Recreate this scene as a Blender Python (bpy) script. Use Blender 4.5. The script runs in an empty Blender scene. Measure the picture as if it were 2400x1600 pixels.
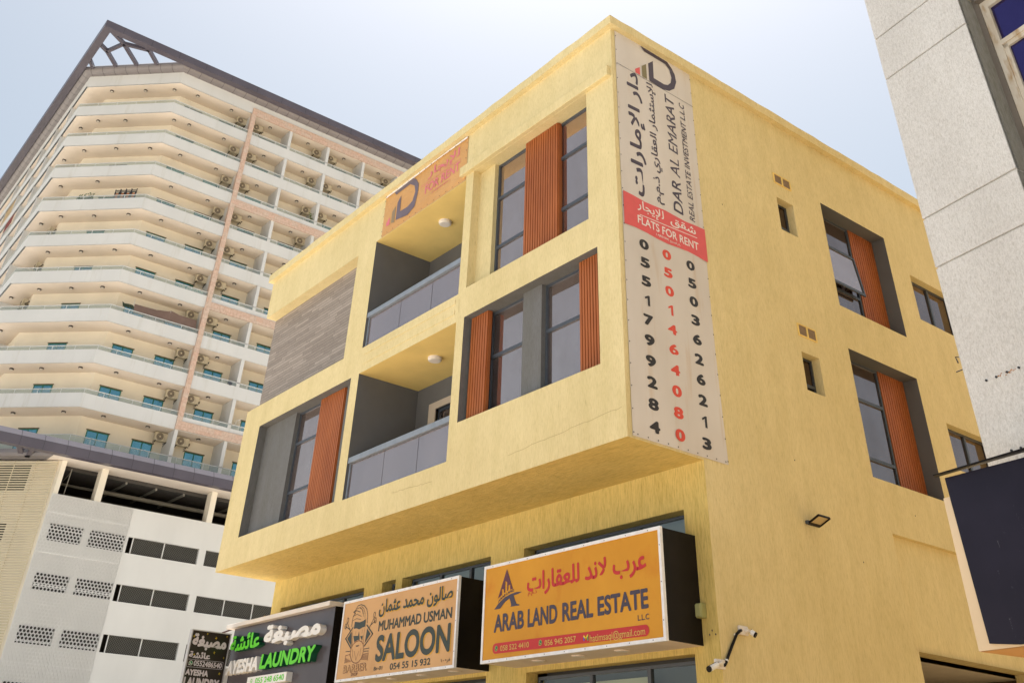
import bpy, bmesh, math, random, unicodedata
from mathutils import Vector, Matrix
from mathutils.geometry import tessellate_polygon
random.seed(7)
sc = bpy.context.scene
COL = sc.collection
GZ = -1.65            # ground level; the camera stands at eye height above it

# ------------------------------------------------------------------ camera
cd = bpy.data.cameras.new('camera'); cam = bpy.data.objects.new('camera', cd); COL.objects.link(cam)
cd.sensor_width = 36; cd.sensor_fit = 'HORIZONTAL'; cd.lens = 2185.291*36/2400
cd.shift_x = (1200-1207.34)/2400; cd.shift_y = -(800-263.41)/2400
cd.clip_start = 0.1; cd.clip_end = 4000
FW = (-0.63619528, 0.48718263, 0.59825468); RT = (0.62516409, 0.77992865, 0.02968427); UP = (0.4521343, -0.39289233, 0.80075601)
cam.matrix_world = Matrix(((RT[0], UP[0], -FW[0], 0), (RT[1], UP[1], -FW[1], 0), (RT[2], UP[2], -FW[2], 0), (0, 0, 0, 1)))
sc.camera = cam

# ------------------------------------------------------------------ sky, sun, exposure
SUN_EL, SUN_AZ = math.radians(75), math.radians(-45)    # azimuth from +Y towards +X
w = bpy.data.worlds.new('World'); sc.world = w; w.use_nodes = True
nt = w.node_tree; bg = nt.nodes['Background']
sky = nt.nodes.new('ShaderNodeTexSky'); sky.sky_type = 'NISHITA'; sky.sun_disc = False
sky.sun_elevation = SUN_EL; sky.sun_rotation = SUN_AZ
sky.air_density = 1.0; sky.dust_density = 4.0; sky.ozone_density = 1.0; sky.altitude = 0
hs = nt.nodes.new('ShaderNodeHueSaturation'); hs.inputs['Hue'].default_value = 0.478; hs.inputs['Saturation'].default_value = 0.66; hs.inputs['Value'].default_value = 0.90
nt.links.new(sky.outputs[0], hs.inputs['Color']); nt.links.new(hs.outputs[0], bg.inputs[0]); bg.inputs[1].default_value = 0.075
sd = bpy.data.lights.new('sun', 'SUN'); sd.energy = 5.0; sd.angle = math.radians(0.5); sd.color = (1, .975, .94)
sun = bpy.data.objects.new('sun', sd); COL.objects.link(sun)
sdir = Vector((math.sin(SUN_AZ)*math.cos(SUN_EL), math.cos(SUN_AZ)*math.cos(SUN_EL), math.sin(SUN_EL)))
sun.rotation_euler = sdir.to_track_quat('Z', 'Y').to_euler()
sun.location = sdir*200
sc.view_settings.view_transform = 'Standard'; sc.view_settings.look = 'None'
sc.view_settings.exposure = 1.28; sc.view_settings.gamma = 1; sc.view_settings.use_curve_mapping = False
sc.cycles.max_bounces = 10; sc.cycles.diffuse_bounces = 6; sc.cycles.transparent_max_bounces = 12
sc.cycles.sample_clamp_indirect = 6; sc.cycles.caustics_reflective = False; sc.cycles.caustics_refractive = False

# ------------------------------------------------------------------ materials
def lin(r, g, b):
    f = lambda c: (c/12.92 if c <= .04045 else ((c+.055)/1.055)**2.4)
    return (f(r/255), f(g/255), f(b/255))
class Nodes:
    def __init__(s, name):
        s.m = bpy.data.materials.new(name); s.m.use_nodes = True; s.t = s.m.node_tree
        s.b = s.t.nodes['Principled BSDF']; s.tc = s.t.nodes.new('ShaderNodeTexCoord').outputs['Object']
    def n(s, typ, **kw):
        nd = s.t.nodes.new('ShaderNode'+typ)
        for k, v in kw.items(): setattr(nd, k, v)
        return nd
    def l(s, a, b): s.t.links.new(a, b)
    def noise(s, scale, stretch=(1, 1, 1), detail=4, rough=.55):
        mp = s.n('Mapping'); mp.inputs['Scale'].default_value = stretch; s.l(s.tc, mp.inputs[0])
        nz = s.n('TexNoise'); nz.inputs['Scale'].default_value = scale; nz.inputs['Detail'].default_value = detail
        nz.inputs['Roughness'].default_value = rough
        s.l(mp.outputs[0], nz.inputs['Vector']); return nz.outputs['Fac']
    def ramp(s, fac, a, b, lo=.3, hi=.7):
        r = s.n('ValToRGB'); r.color_ramp.elements[0].position = lo; r.color_ramp.elements[1].position = hi
        r.color_ramp.elements[0].color = (*a, 1); r.color_ramp.elements[1].color = (*b, 1)
        s.l(fac, r.inputs[0]); return r.outputs[0]
    def mul(s, a, b, fac=1.0, typ='MULTIPLY'):
        m = s.n('MixRGB', blend_type=typ); m.inputs[0].default_value = fac
        for i, x in ((1, a), (2, b)):
            if isinstance(x, tuple): m.inputs[i].default_value = (*x, 1)
            else: s.l(x, m.inputs[i])
        return m.outputs[0]
    def bump(s, fac, strength, dist=.01, prev=None):
        b = s.n('Bump'); b.inputs['Strength'].default_value = strength; b.inputs['Distance'].default_value = dist
        s.l(fac, b.inputs['Height'])
        if prev is not None: s.l(prev, b.inputs['Normal'])
        return b.outputs[0]
    def out(s, col=None, rough=.7, metal=0, spec=.3, normal=None):
        if col is not None:
            if isinstance(col, tuple): s.b.inputs['Base Color'].default_value = (*col, 1)
            else: s.l(col, s.b.inputs['Base Color'])
        s.b.inputs['Roughness'].default_value = rough; s.b.inputs['Metallic'].default_value = metal
        s.b.inputs['Specular IOR Level'].default_value = spec
        if normal is not None: s.l(normal, s.b.inputs['Normal'])
        return s.m
def g(v): return (v, v, v)
def simple(name, col, rough=.6, var=.07, scale=2.5, bump=0, bscale=60, metal=0, spec=.35, stretch=(1, 1, 1)):
    N = Nodes(name)
    c = N.ramp(N.noise(scale, stretch), tuple(x*(1-var) for x in col), tuple(min(1, x*(1+var)) for x in col))
    nm = N.bump(N.noise(bscale, stretch), bump) if bump else None
    return N.out(c, rough, metal, spec, nm)

def stucco(name, col, streak=.05, comb=.16, soil=.22, bump=.4, sz=(1, 1, .16)):
    """scraped render: soft blotches, fine short vertical scratches, a few dark pits and rain marks"""
    N = Nodes(name)
    c = N.ramp(N.noise(.45, (1, 1, .7), 3), tuple(x*y for x, y in zip(col, (.95, .94, .90))), tuple(x*1.04 for x in col))
    c = N.mul(c, N.ramp(N.noise(2.6, (1, 1, .6), 6, .65), (.94, .935, .91), (1.02, 1.02, 1.02), .30, .66))
    c = N.mul(c, N.ramp(N.noise(5, (1, 1, .10), 4, .6), (1-streak, 1-streak, 1-streak*1.6), g(1), .34, .6))
    fi = N.noise(46, sz, 5, .75)
    c = N.mul(c, N.ramp(fi, (1-comb, 1-comb*1.05, 1-comb*1.4), g(1.02), .30, .55))
    sp = N.noise(17, tuple(min(1, q*1.4) for q in sz), 4, .7)
    c = N.mul(c, N.ramp(sp, (1, 1, 1), (1-soil, 1-soil*1.05, 1-soil*1.2), .64, .74))
    nm = N.bump(N.noise(42, sz, 5, .75), bump, .02)
    nm = N.bump(N.noise(2.2, (1, 1, .8), 3), .35, .04, nm)
    return N.out(c, .88, 0, .2, nm)

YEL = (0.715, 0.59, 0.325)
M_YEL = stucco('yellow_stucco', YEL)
YEL_SHADE = (0.685, 0.52, 0.185)     # combed render under the overhang: YEL deepened, its amber shade put in the colour
M_YELC = stucco('combed_shade_render', YEL_SHADE, .08, .34, .34, .7, (1, 1, .10))
M_YELS = stucco('combed_shade_soffit', YEL_SHADE, .05, .30, .30, .6, (.10, 1, 1))
M_YELP = simple('yellow_paint', (0.80, 0.58, 0.20), .85, .06, 1.5, .08, 30, spec=.2)
M_GREY = stucco('grey_stucco', (0.165, 0.163, 0.166), .08, .2, .15, .3)
M_DGREY = simple('charcoal_paint', (0.125, 0.122, 0.12), .8, .06, 2, .1, 40, spec=.25)
M_FRAME = simple('dark_aluminium', (0.06, 0.07, 0.085), .42, .1, 5, spec=.5)
M_RAILM = simple('grey_rail_metal', (0.22, 0.25, 0.29), .5, .12, 6, .05, 50, spec=.5)
M_CAP = simple('white_cap', (0.72, 0.66, 0.60), .6, .06, 3)
M_LAMP = simple('lamp_white', (0.72, 0.66, 0.58), .5, .03, 4)
M_BLACK = simple('black_sheet', (0.010, 0.008, 0.007), .45, .35, 2, .03, 12, spec=.14)
M_WHITE = simple('white_paint', (0.78, 0.77, 0.75), .55, .05, 2, spec=.35)
M_WHITEF = simple('white_frame', (0.78, 0.78, 0.80), .4, .08, 9, spec=.45)
M_SOFF = simple('sign_soffit', (0.70, 0.60, 0.50), .6, .05, 1.5)
M_DARK = simple('interior_shade', (0.03, 0.026, 0.022), .9, .1, 2)
M_SCREW = simple('dark_screw', (0.03, 0.03, 0.035), .5)
def tinted(name, col, rough=.04, warp=.02, body=(.05, .045, .05), refl=.75, dust=.80):
    """reflective film glass: sharp tinted mirror over a dark body"""
    N = Nodes(name); t = N.t
    gl = N.n('BsdfGlossy'); gl.inputs['Color'].default_value = (*col, 1); gl.inputs['Roughness'].default_value = rough
    df = N.n('BsdfDiffuse')
    N.l(N.ramp(N.noise(.8, (1, 1, .4), 3), tuple(x*.8 for x in body), tuple(x*1.2 for x in body)), df.inputs['Color'])
    b = N.bump(N.noise(.9, (1, 1, 1), 1), warp, .05)
    N.l(b, gl.inputs['Normal'])
    mx = N.n('MixShader')      # dust dulls the film in soft patches
    N.l(N.ramp(N.noise(1.6, (1, 1, .7), 6, .7), g(refl*dust), g(min(1, refl*1.06)), .30, .62), mx.inputs[0])
    N.l(df.outputs[0], mx.inputs[1]); N.l(gl.outputs[0], mx.inputs[2])
    N.l(mx.outputs[0], t.nodes['Material Output'].inputs['Surface']); return N.m
M_GLASS = tinted('bronze_film_glass', (0.67, 0.545, 0.495), .05, .03, (.15, .125, .12))
M_GLASS_SIDE = tinted('bronze_film_glass_side', (0.46, 0.385, 0.36), .06, .03, (.06, .045, .04), .62)  # darker copy of the bronze film, dimmer side reflections put into its colour
M_GLASS_T = tinted('dark_niche_glass', (0.40, 0.33, 0.30), .06, .03, (.035, .025, .02), .3)
M_BALG = tinted('balustrade_film_glass', (0.60, 0.51, 0.495), .10, .02, (.21, .18, .18), .6, .92)
def clear(name, tint, refl=.12, rough=.02, body=None, bodyf=0):
    N = Nodes(name); t = N.t
    tr = N.n('BsdfTransparent'); tr.inputs[0].default_value = (*tint, 1)
    gl = N.n('BsdfGlossy'); gl.inputs['Roughness'].default_value = rough; gl.inputs['Color'].default_value = (.9, .93, .93, 1)
    mx = N.n('MixShader'); mx.inputs[0].default_value = refl
    N.l(tr.outputs[0], mx.inputs[1]); N.l(gl.outputs[0], mx.inputs[2]); o = mx.outputs[0]
    if body:
        df = N.n('BsdfDiffuse'); df.inputs[0].default_value = (*body, 1)
        m2 = N.n('MixShader'); m2.inputs[0].default_value = bodyf
        N.l(o, m2.inputs[1]); N.l(df.outputs[0], m2.inputs[2]); o = m2.outputs[0]
    N.l(o, t.nodes['Material Output'].inputs['Surface']); return N.m
M_TGLASS = clear('rail_glass', (.74, .80, .76), .13, .03, (.45, .50, .46), .22)
M_SHOPG = clear('shop_glass', (.72, .76, .70), .16, .02)
M_TWIN = tinted('teal_film_glass', (0.22, 0.46, 0.52), .04, .02, (.02, .10, .11), .8)
M_TFRAME = simple('green_window_frame', (0.03, 0.16, 0.10), .5)
def louvre_mat():
    N = Nodes('orange_louvre')
    c = N.ramp(N.noise(2, (1, 1, .5), 3), (.33, .094, .026), (.42, .128, .036))
    c = N.mul(c, N.ramp(N.noise(18, (1, 1, .04), 4), g(.85), g(1.0)))
    return N.out(c, .5, 0, .35)
M_LOUV = louvre_mat()
def stone_mat():
    N = Nodes('stone_strip_cladding')
    sx = N.n('SeparateXYZ'); N.l(N.tc, sx.inputs[0]); cx = N.n('CombineXYZ')
    N.l(sx.outputs[0], cx.inputs[0]); N.l(sx.outputs[2], cx.inputs[1])
    br = N.n('TexBrick'); N.l(cx.outputs[0], br.inputs['Vector'])
    br.inputs['Scale'].default_value = 1.0; br.inputs['Brick Width'].default_value = 1.15; br.inputs['Row Height'].default_value = .085
    br.inputs['Mortar Size'].default_value = .004; br.inputs['Bias'].default_value = 0
    br.inputs['Color1'].default_value = (.39, .33, .28, 1); br.inputs['Color2'].default_value = (.27, .225, .19, 1); br.inputs['Mortar'].default_value = (.11, .09, .075, 1)
    br.offset = .37; br.squash = .7; br.squash_frequency = 3
    mp = N.n('Mapping'); mp.inputs['Scale'].default_value = (1.2, 1.2, 22); N.l(N.tc, mp.inputs[0])
    nz = N.n('TexNoise'); nz.inputs['Scale'].default_value = 3; nz.inputs['Detail'].default_value = 6; nz.inputs['Roughness'].default_value = .7
    N.l(mp.outputs[0], nz.inputs['Vector'])
    c = N.mul(br.outputs['Color'], N.ramp(nz.outputs['Fac'], g(.72), g(1.18), .3, .72))
    nm = N.bump(br.outputs['Fac'], -.4, .01); nm = N.bump(nz.outputs['Fac'], .3, .01, nm)
    return N.out(c, .75, 0, .3, nm)
M_STONE = stone_mat()
def marble_mat():
    N = Nodes('pink_marble')
    sx = N.n('SeparateXYZ'); N.l(N.tc, sx.inputs[0]); cx = N.n('CombineXYZ')
    ad = N.n('Math', operation='ADD'); N.l(sx.outputs[0], ad.inputs[0]); N.l(sx.outputs[1], ad.inputs[1])
    N.l(ad.outputs[0], cx.inputs[0]); N.l(sx.outputs[2], cx.inputs[1])
    br = N.n('TexBrick'); N.l(cx.outputs[0], br.inputs['Vector'])
    br.inputs['Brick Width'].default_value = .55; br.inputs['Row Height'].default_value = .34; br.inputs['Scale'].default_value = 1
    br.inputs['Mortar Size'].default_value = .006
    br.inputs['Color1'].default_value = (.60, .43, .34, 1); br.inputs['Color2'].default_value = (.58, .47, .39, 1); br.inputs['Mortar'].default_value = (.46, .32, .25, 1)
    c = N.mul(br.outputs['Color'], N.ramp(N.noise(5, (1, 1, 1), 6, .7), (.8, .72, .68), (1.12, 1.1, 1.08), .32, .68))
    return N.out(c, .45, 0, .4)
M_PINK = marble_mat()
def tower_white():
    N = Nodes('tower_white')
    c = N.ramp(N.noise(.45, (1, 1, .5), 3), (.575, .575, .565), (.625, .622, .61))
    c = N.mul(c, N.ramp(N.noise(1.3, (1, 1, .12), 5, .7), (.90, .885, .85), g(1), .30, .45))
    return N.out(c, .8, 0, .2)
M_TWHITE = tower_white()
M_TCREAM = simple('tower_cream', (0.76, 0.70, 0.585), .85, .06, .5, .05, 8, spec=.2)
M_TSOFF = simple('tower_soffit', (0.73, 0.635, 0.535), .85, .05, .5, spec=.2)
M_PURPLE = simple('purple_metal_cladding', (0.088, 0.076, 0.094), .38, .1, .6, .02, 3, spec=.5)
M_PURPLE2 = simple('lit_purple_cladding', (0.28, 0.26, 0.295), .4, .08, .6, .02, 3, spec=.5)  # lighter copy of the purple, light on the tilted strip put into its colour
M_GUTTER = simple('grey_gutter_metal', (0.19, 0.17, 0.168), .42, .08, .8, .03, 3, spec=.5)
M_SEAM = simple('seam_dark', (0.04, 0.035, 0.04), .6)
M_PODW = simple('podium_white', (0.66, 0.645, 0.61), .8, .05, .4, .06, 6, spec=.2, stretch=(1, 1, .4))
M_SCREEN = simple('perforated_screen', (0.68, 0.665, 0.635), .6, .05, 1.2)
M_SLAT = simple('cream_slat', (0.62, 0.54, 0.38), .6, .05, .7)
M_MESHS = simple('grey_mesh', (0.20, 0.19, 0.165), .6)
M_CONC = simple('concrete', (0.20, 0.18, 0.16), .9, .12, .7, .1, 12, spec=.2)
def grey_wall():
    N = Nodes('grey_scraped_render')
    c = N.ramp(N.noise(.9, (1, 1, .7), 3), (.57, .548, .518), (.66, .64, .61))
    c = N.mul(c, N.ramp(N.noise(52, (1, 1, .34), 5, .75), (.80, .785, .76), g(1.04), .32, .55))
    c = N.mul(c, N.ramp(N.noise(90, (1, 1, .5), 3, .6), g(.88), g(1.04), .35, .6))
    nm = N.bump(N.noise(52, (1, 1, .34), 5, .75), .7, .015)
    return N.out(c, .9, 0, .2, nm)
M_GWALL = grey_wall()
M_GJAMB = stucco('grey_jamb_render', (0.30, 0.285, 0.26), .1, .3, .2, .5)
M_TAUPE = simple('taupe_reveal', (0.16, 0.135, 0.11), .7, .08, 3)
def old_frame():
    N = Nodes('worn_cream_frame')
    c = N.ramp(N.noise(6, (1, 1, .4), 5), (.52, .44, .33), (.60, .55, .47))
    c = N.mul(c, N.ramp(N.noise(9, (1, 1, .3), 4), (.60, .42, .22), (1, 1, 1), .30, .48))
    return N.out(c, .55, 0, .35)
M_OLDF = old_frame()
M_NAVYG = tinted('navy_film_glass', (0.10, 0.085, 0.25), .06, .03, (.016, .012, .05), .6)
def navy_mat():
    N = Nodes('scuffed_navy_acrylic')
    c = N.ramp(N.noise(1.2, (1, 1, 1), 4), (.011, .009, .018), (.019, .016, .030))
    s = N.noise(14, (1, 1, .35), 8, .8)
    c = N.mul(c, N.ramp(s, (0, 0, 0), (.30, .30, .33), .64, .76), 1, 'ADD')
    return N.out(c, .3, 0, .22, N.bump(N.noise(1.6, (1, 1, 1), 2), .08, .05))
M_NAVY = navy_mat()
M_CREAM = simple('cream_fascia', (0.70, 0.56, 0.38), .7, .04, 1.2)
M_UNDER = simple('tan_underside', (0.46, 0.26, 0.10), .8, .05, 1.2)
M_RUST = simple('rust', (0.40, 0.17, 0.05), .9, .3, 30)
def banner_mat():
    N = Nodes('aged_banner_vinyl')
    c = N.ramp(N.noise(.8, (1, 1, .5), 3), (.57, .515, .46), (.66, .61, .565))
    c = N.mul(c, N.ramp(N.noise(5, (1, 1, .10), 4), (1, 1, 1), (.90, .78, .64), .60, .78))
    nm = N.bump(N.noise(1.3, (1, 1, .6), 3), .35, .05)
    return N.out(c, .45, 0, .35, nm)
M_BANNER = banner_mat()
def orange_banner():
    N = Nodes('orange_banner_vinyl')
    c = N.ramp(N.noise(1.2, (1, 1, 1), 3), (.54, .275, .085), (.62, .335, .115))
    nm = N.bump(N.noise(2.2, (1, 1, 2.2), 4), .55, .05)
    return N.out(c, .42, 0, .4, nm)
M_OBAN = orange_banner()
def sign_face(name, a, b, stain):
    N = Nodes(name)
    c = N.ramp(N.noise(1.0, (1, 1, 1), 3), a, b)
    c = N.mul(c, N.ramp(N.noise(2.0, (1, 1, .6), 5), stain, g(1), .25, .42))
    return N.out(c, .45, 0, .22)
M_S1 = sign_face('amber_sign_acrylic', (.57, .255, .022), (.65, .31, .03), (.90, .70, .55))
M_S2 = sign_face('peach_sign_acrylic', (.58, .335, .15), (.64, .375, .17), (.92, .88, .82))
M_S3 = simple('slate_panel', (.085, .075, .085), .22, .07, 1.2, .02, 3, spec=.5)
M_S4 = simple('blade_black', (.022, .017, .014), .3, .3, 2, spec=.4)
def flat(name, col, rough=.45): return simple(name, col, rough, .05, 6)
M_INK = flat('ink_violet', (.062, .05, .075)); M_INKB = flat('ink_black', (.028, .026, .028)); M_INKG = flat('ink_green_black', (.040, .052, .045))
M_RED = flat('banner_red', (.66, .10, .10)); M_REDT = flat('banner_red_digit', (.66, .075, .045)); M_REDS = flat('sign_red', (.50, .028, .028)); M_PINKT = flat('faded_pink', (.66, .17, .20))
M_OLIVE = flat('olive', (.20, .17, .085)); M_BWHITE = flat('print_white', (.80, .74, .70)); M_MAROON = flat('maroon', (.115, .035, .05)); M_TAN = flat('tan_text', (.62, .40, .10))
M_WAG = flat('app_green', (.02, .20, .08)); M_GREENL = flat('letter_green', (.12, .62, .03)); M_GREEND = flat('letter_dark_green', (.006, .085, .04))
M_YSTAR = flat('star_yellow', (.80, .58, .03)); M_SILVER = simple('silver_edge', (.42, .42, .43), .4, .15, 3, spec=.5)
M_GOLD = flat('gold_halo', (.68, .37, .03)); M_FADE = flat('faded_line', (.17, .075, .045)); M_BLUE = flat('mail_blue', (.06, .10, .45)); M_MGREEN = flat('mail_green', (.06, .35, .10)); M_LOGOF = flat('faded_slate', (.15, .115, .135)); M_OLIVEF = flat('faded_olive', (.28, .20, .11))
M_BLIND = simple('pale_blind', (.74, .74, .55), .8, .04, 1.2)
M_STEEL = simple('dark_brown_red_pipe', (.06, .018, .014), .5)
M_ACB = simple('ac_casing', (.52, .46, .34), .6, .09, 3); M_ACG = simple('ac_grille', (.10, .075, .06), .6, .1, 8)
M_CLOTH = simple('brown_awning_cloth', (.19, .125, .10), .9, .08, 2, .1, 20)
M_LEAF = simple('leaf', (.12, .17, .02), .6, .3, 8)

# ------------------------------------------------------------------ mesh builder
class MB:
    def __init__(s): s.v = []; s.f = []; s.mi = []; s.cur = 0
    def face(s, pts):
        i = len(s.v); s.v += [tuple(p) for p in pts]; s.f.append(tuple(range(i, i+len(pts)))); s.mi.append(s.cur)
    def box(s, x0, x1, y0, y1, z0, z1):
        s.hexa([(x0, y0, z0), (x1, y0, z0), (x1, y1, z0), (x0, y1, z0)], [(x0, y0, z1), (x1, y0, z1), (x1, y1, z1), (x0, y1, z1)])
    def hexa(s, b, t):
        i = len(s.v); s.v += [tuple(p) for p in b]+[tuple(p) for p in t]
        for q in ((3, 2, 1, 0), (4, 5, 6, 7), (0, 1, 5, 4), (1, 2, 6, 5), (2, 3, 7, 6), (3, 0, 4, 7)):
            s.f.append(tuple(i+k for k in q)); s.mi.append(s.cur)
    def bar(s, a, b, wd, ht, up=(0, 0, 1)):
        a = Vector(a); b = Vector(b); d = (b-a).normalized(); sd_ = d.cross(Vector(up))
        if sd_.length < 1e-4: sd_ = d.cross(Vector((1, 0, 0)))
        sd_.normalize(); u = sd_.cross(d).normalized()
        o = [sd_*(i*wd/2)+u*(j*ht/2) for i, j in ((-1, -1), (1, -1), (1, 1), (-1, 1))]
        s.hexa([a+k for k in o], [b+k for k in o])
    def tube(s, pts, r, n=10, cap=True):
        pts = [Vector(p) for p in pts]; rings = []; pu = None
        for k, p in enumerate(pts):
            d = (pts[min(k+1, len(pts)-1)]-pts[max(k-1, 0)]).normalized()
            if pu is None:
                pu = d.orthogonal().normalized()
            pu = (pu-d*pu.dot(d)).normalized(); q = d.cross(pu); rr = r[k] if isinstance(r, (list, tuple)) else r
            i = len(s.v)
            for m in range(n):
                a = 2*math.pi*m/n; s.v.append(tuple(p+pu*math.cos(a)*rr+q*math.sin(a)*rr))
            rings.append(i)
        for a, b in zip(rings, rings[1:]):
            for m in range(n):
                s.f.append((a+m, a+(m+1) % n, b+(m+1) % n, b+m)); s.mi.append(s.cur)
        if cap:
            s.f.append(tuple(rings[0]+m for m in reversed(range(n)))); s.mi.append(s.cur)
            s.f.append(tuple(rings[-1]+m for m in range(n))); s.mi.append(s.cur)
    def sweep(s, path, prof, closed=False):
        """path: plan points, prof: (outward offset, z) points; outward is to the right of travel"""
        path = [Vector((p[0], p[1])) for p in path]; nr = []
        for a, b in zip(path, path[1:]):
            d = (b-a).normalized(); nr.append(Vector((d.y, -d.x)))
        def at(k, o):
            if k == 0: return path[0]+nr[0]*o
            if k == len(path)-1: return path[-1]+nr[-1]*o
            m = (nr[k-1]+nr[k]).normalized(); return path[k]+m*(o/m.dot(nr[k]))
        pr = list(prof)+([prof[0]] if closed else [])
        for k in range(len(path)-1):
            for (o0, z0), (o1, z1) in zip(pr, pr[1:]):
                a, b, c, d = at(k, o0), at(k+1, o0), at(k+1, o1), at(k, o1)
                s.face([(a.x, a.y, z0), (b.x, b.y, z0), (c.x, c.y, z1), (d.x, d.y, z1)])
        if closed:
            for k in (0, len(path)-1): s.face([(at(k, o).x, at(k, o).y, z) for o, z in prof])
    def poly(s, pts, mp, w0, w1=None):
        """flat polygon (u,v) on a plane map mp(u,v,w); with w1 it gets sides"""
        tri = tessellate_polygon([[Vector((p[0], p[1], 0)) for p in pts]])
        wt = w0 if w1 is None else w1
        for t in tri: s.face([mp(pts[i][0], pts[i][1], wt) for i in t])
        if w1 is not None:
            n = len(pts)
            for i in range(n):
                a, b = pts[i], pts[(i+1) % n]
                s.face([mp(a[0], a[1], w0), mp(b[0], b[1], w0), mp(b[0], b[1], w1), mp(a[0], a[1], w1)])
    def stroke(s, pts, mp, w, wd, closed=False):
        pts = [Vector((p[0], p[1])) for p in pts]
        if closed: pts = pts+[pts[0]]
        for a, b in zip(pts, pts[1:]):
            d = (b-a)
            if d.length < 1e-6: continue
            d.normalize(); n = Vector((-d.y, d.x))*wd/2; a2 = a-d*wd*.3; b2 = b+d*wd*.3
            s.face([mp(*(a2-n), w), mp(*(b2-n), w), mp(*(b2+n), w), mp(*(a2+n), w)])
    def disc(s, mp, cu, cv, r, w, n=20, r2=None):
        r2 = r2 or r
        s.face([mp(cu+r*math.cos(2*math.pi*k/n), cv+r2*math.sin(2*math.pi*k/n), w) for k in range(n)])
    def build(s, name, mats, parent=None, loc=None, smooth=False, bevel=0, merge=True):
        off = Vector(loc) if loc is not None else (Vector(parent['base']) if parent is not None else Vector((0, 0, 0)))
        me = bpy.data.meshes.new(name)
        me.from_pydata([tuple(Vector(p)-off) for p in s.v], [], s.f)
        for m in (mats if isinstance(mats, (list, tuple)) else [mats]): me.materials.append(m)
        me.polygons.foreach_set('material_index', s.mi)
        bm = bmesh.new(); bm.from_mesh(me)
        if merge: bmesh.ops.remove_doubles(bm, verts=bm.verts, dist=1e-5)
        bmesh.ops.recalc_face_normals(bm, faces=bm.faces)
        bm.to_mesh(me); bm.free()
        if smooth:
            for p in me.polygons: p.use_smooth = True
        o = bpy.data.objects.new(name, me); COL.objects.link(o)
        if parent is not None:
            o.parent = parent; o['base'] = tuple(off)
        else:
            o.location = off; o['base'] = tuple(off)
        if bevel:
            b = o.modifiers.new('bevel', 'BEVEL'); b.width = bevel; b.segments = 2; b.limit_method = 'ANGLE'
        return o
def tag(o, label, cat, group=None):
    o['label'] = label; o['category'] = cat
    if group: o['group'] = group
    return o
def thing(name, label, cat, loc, group=None):
    o = bpy.data.objects.new(name, None); COL.objects.link(o); o.location = loc; o['base'] = tuple(loc); o.empty_display_size = .2
    return tag(o, label, cat, group)
def part(name, mats, parent, fn, **kw):
    m = MB(); fn(m); return m.build(name, mats, parent, **kw)
def ordn(i): return ['topmost', 'second', 'third', 'fourth', 'fifth', 'sixth', 'seventh', 'eighth', 'ninth', 'tenth', 'eleventh'][i]

# plane maps (u, v, outwards w) -> world
def PX(y): return lambda u, v, w=0: (u, y-w, v)          # planes facing -y (street front)
def PY(x): return lambda u, v, w=0: (x+w, u, v)          # planes facing +x (side)

def wall_with_holes(m, mp, u0, u1, v0, v1, holes):
    us = sorted({u0, u1, *[h[0] for h in holes], *[h[1] for h in holes]}); vs = sorted({v0, v1, *[h[2] for h in holes], *[h[3] for h in holes]})
    us = [u for u in us if u0 <= u <= u1]; vs = [v for v in vs if v0 <= v <= v1]
    for a, b in zip(us, us[1:]):
        for c, d in zip(vs, vs[1:]):
            um, vm = (a+b)/2, (c+d)/2
            if any(h[0] < um < h[1] and h[2] < vm < h[3] for h in holes): continue
            m.face([mp(a, c, 0), mp(b, c, 0), mp(b, d, 0), mp(a, d, 0)])
def jambs(m, mp, h, d, sides='LRTB'):
    a, b, c, e = h
    if 'L' in sides: m.face([mp(a, c, 0), mp(a, e, 0), mp(a, e, -d), mp(a, c, -d)])
    if 'R' in sides: m.face([mp(b, c, 0), mp(b, e, 0), mp(b, e, -d), mp(b, c, -d)])
    if 'T' in sides: m.face([mp(a, e, 0), mp(b, e, 0), mp(b, e, -d), mp(a, e, -d)])
    if 'B' in sides: m.face([mp(a, c, 0), mp(b, c, 0), mp(b, c, -d), mp(a, c, -d)])
def mbox(m, mp, a, b, c, e, w0, w1):
    m.hexa([mp(a, c, w0), mp(b, c, w0), mp(b, c, w1), mp(a, c, w1)], [mp(a, e, w0), mp(b, e, w0), mp(b, e, w1), mp(a, e, w1)])

# ------------------------------------------------------------------ lettering
def shape_arabic(s):
    """joins arabic letters with their presentation forms and lays them out right to left"""
    F = shape_arabic.__dict__.setdefault('F', {})
    if not F:
        for cp in range(0xFE70, 0xFEFD):
            d = unicodedata.decomposition(chr(cp)).split()
            if d and d[0] in ('<isolated>', '<initial>', '<medial>', '<final>'):
                F.setdefault(tuple(int(x, 16) for x in d[1:]), {})[d[0][1:-1]] = chr(cp)
    toks = []; i = 0
    while i < len(s):
        k = (ord(s[i]),)
        if s[i] == '\u0644' and i+1 < len(s) and (ord(s[i]), ord(s[i+1])) in F: k = (ord(s[i]), ord(s[i+1])); i += 1
        toks.append(k); i += 1
    out = []
    for n, k in enumerate(toks):
        f = F.get(k)
        if not f: out.append(chr(k[0])); continue
        pv = n > 0 and 'initial' in F.get(toks[n-1], {}); nx = n+1 < len(toks) and 'final' in F.get(toks[n+1], {}) and 'initial' in f
        pv = pv and 'final' in f
        form = 'medial' if pv and nx and 'medial' in f else 'final' if pv else 'initial' if nx else 'isolated'
        out.append(f.get(form) or f.get('isolated'))
    return ''.join(reversed(out))
_tc = {}
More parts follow.
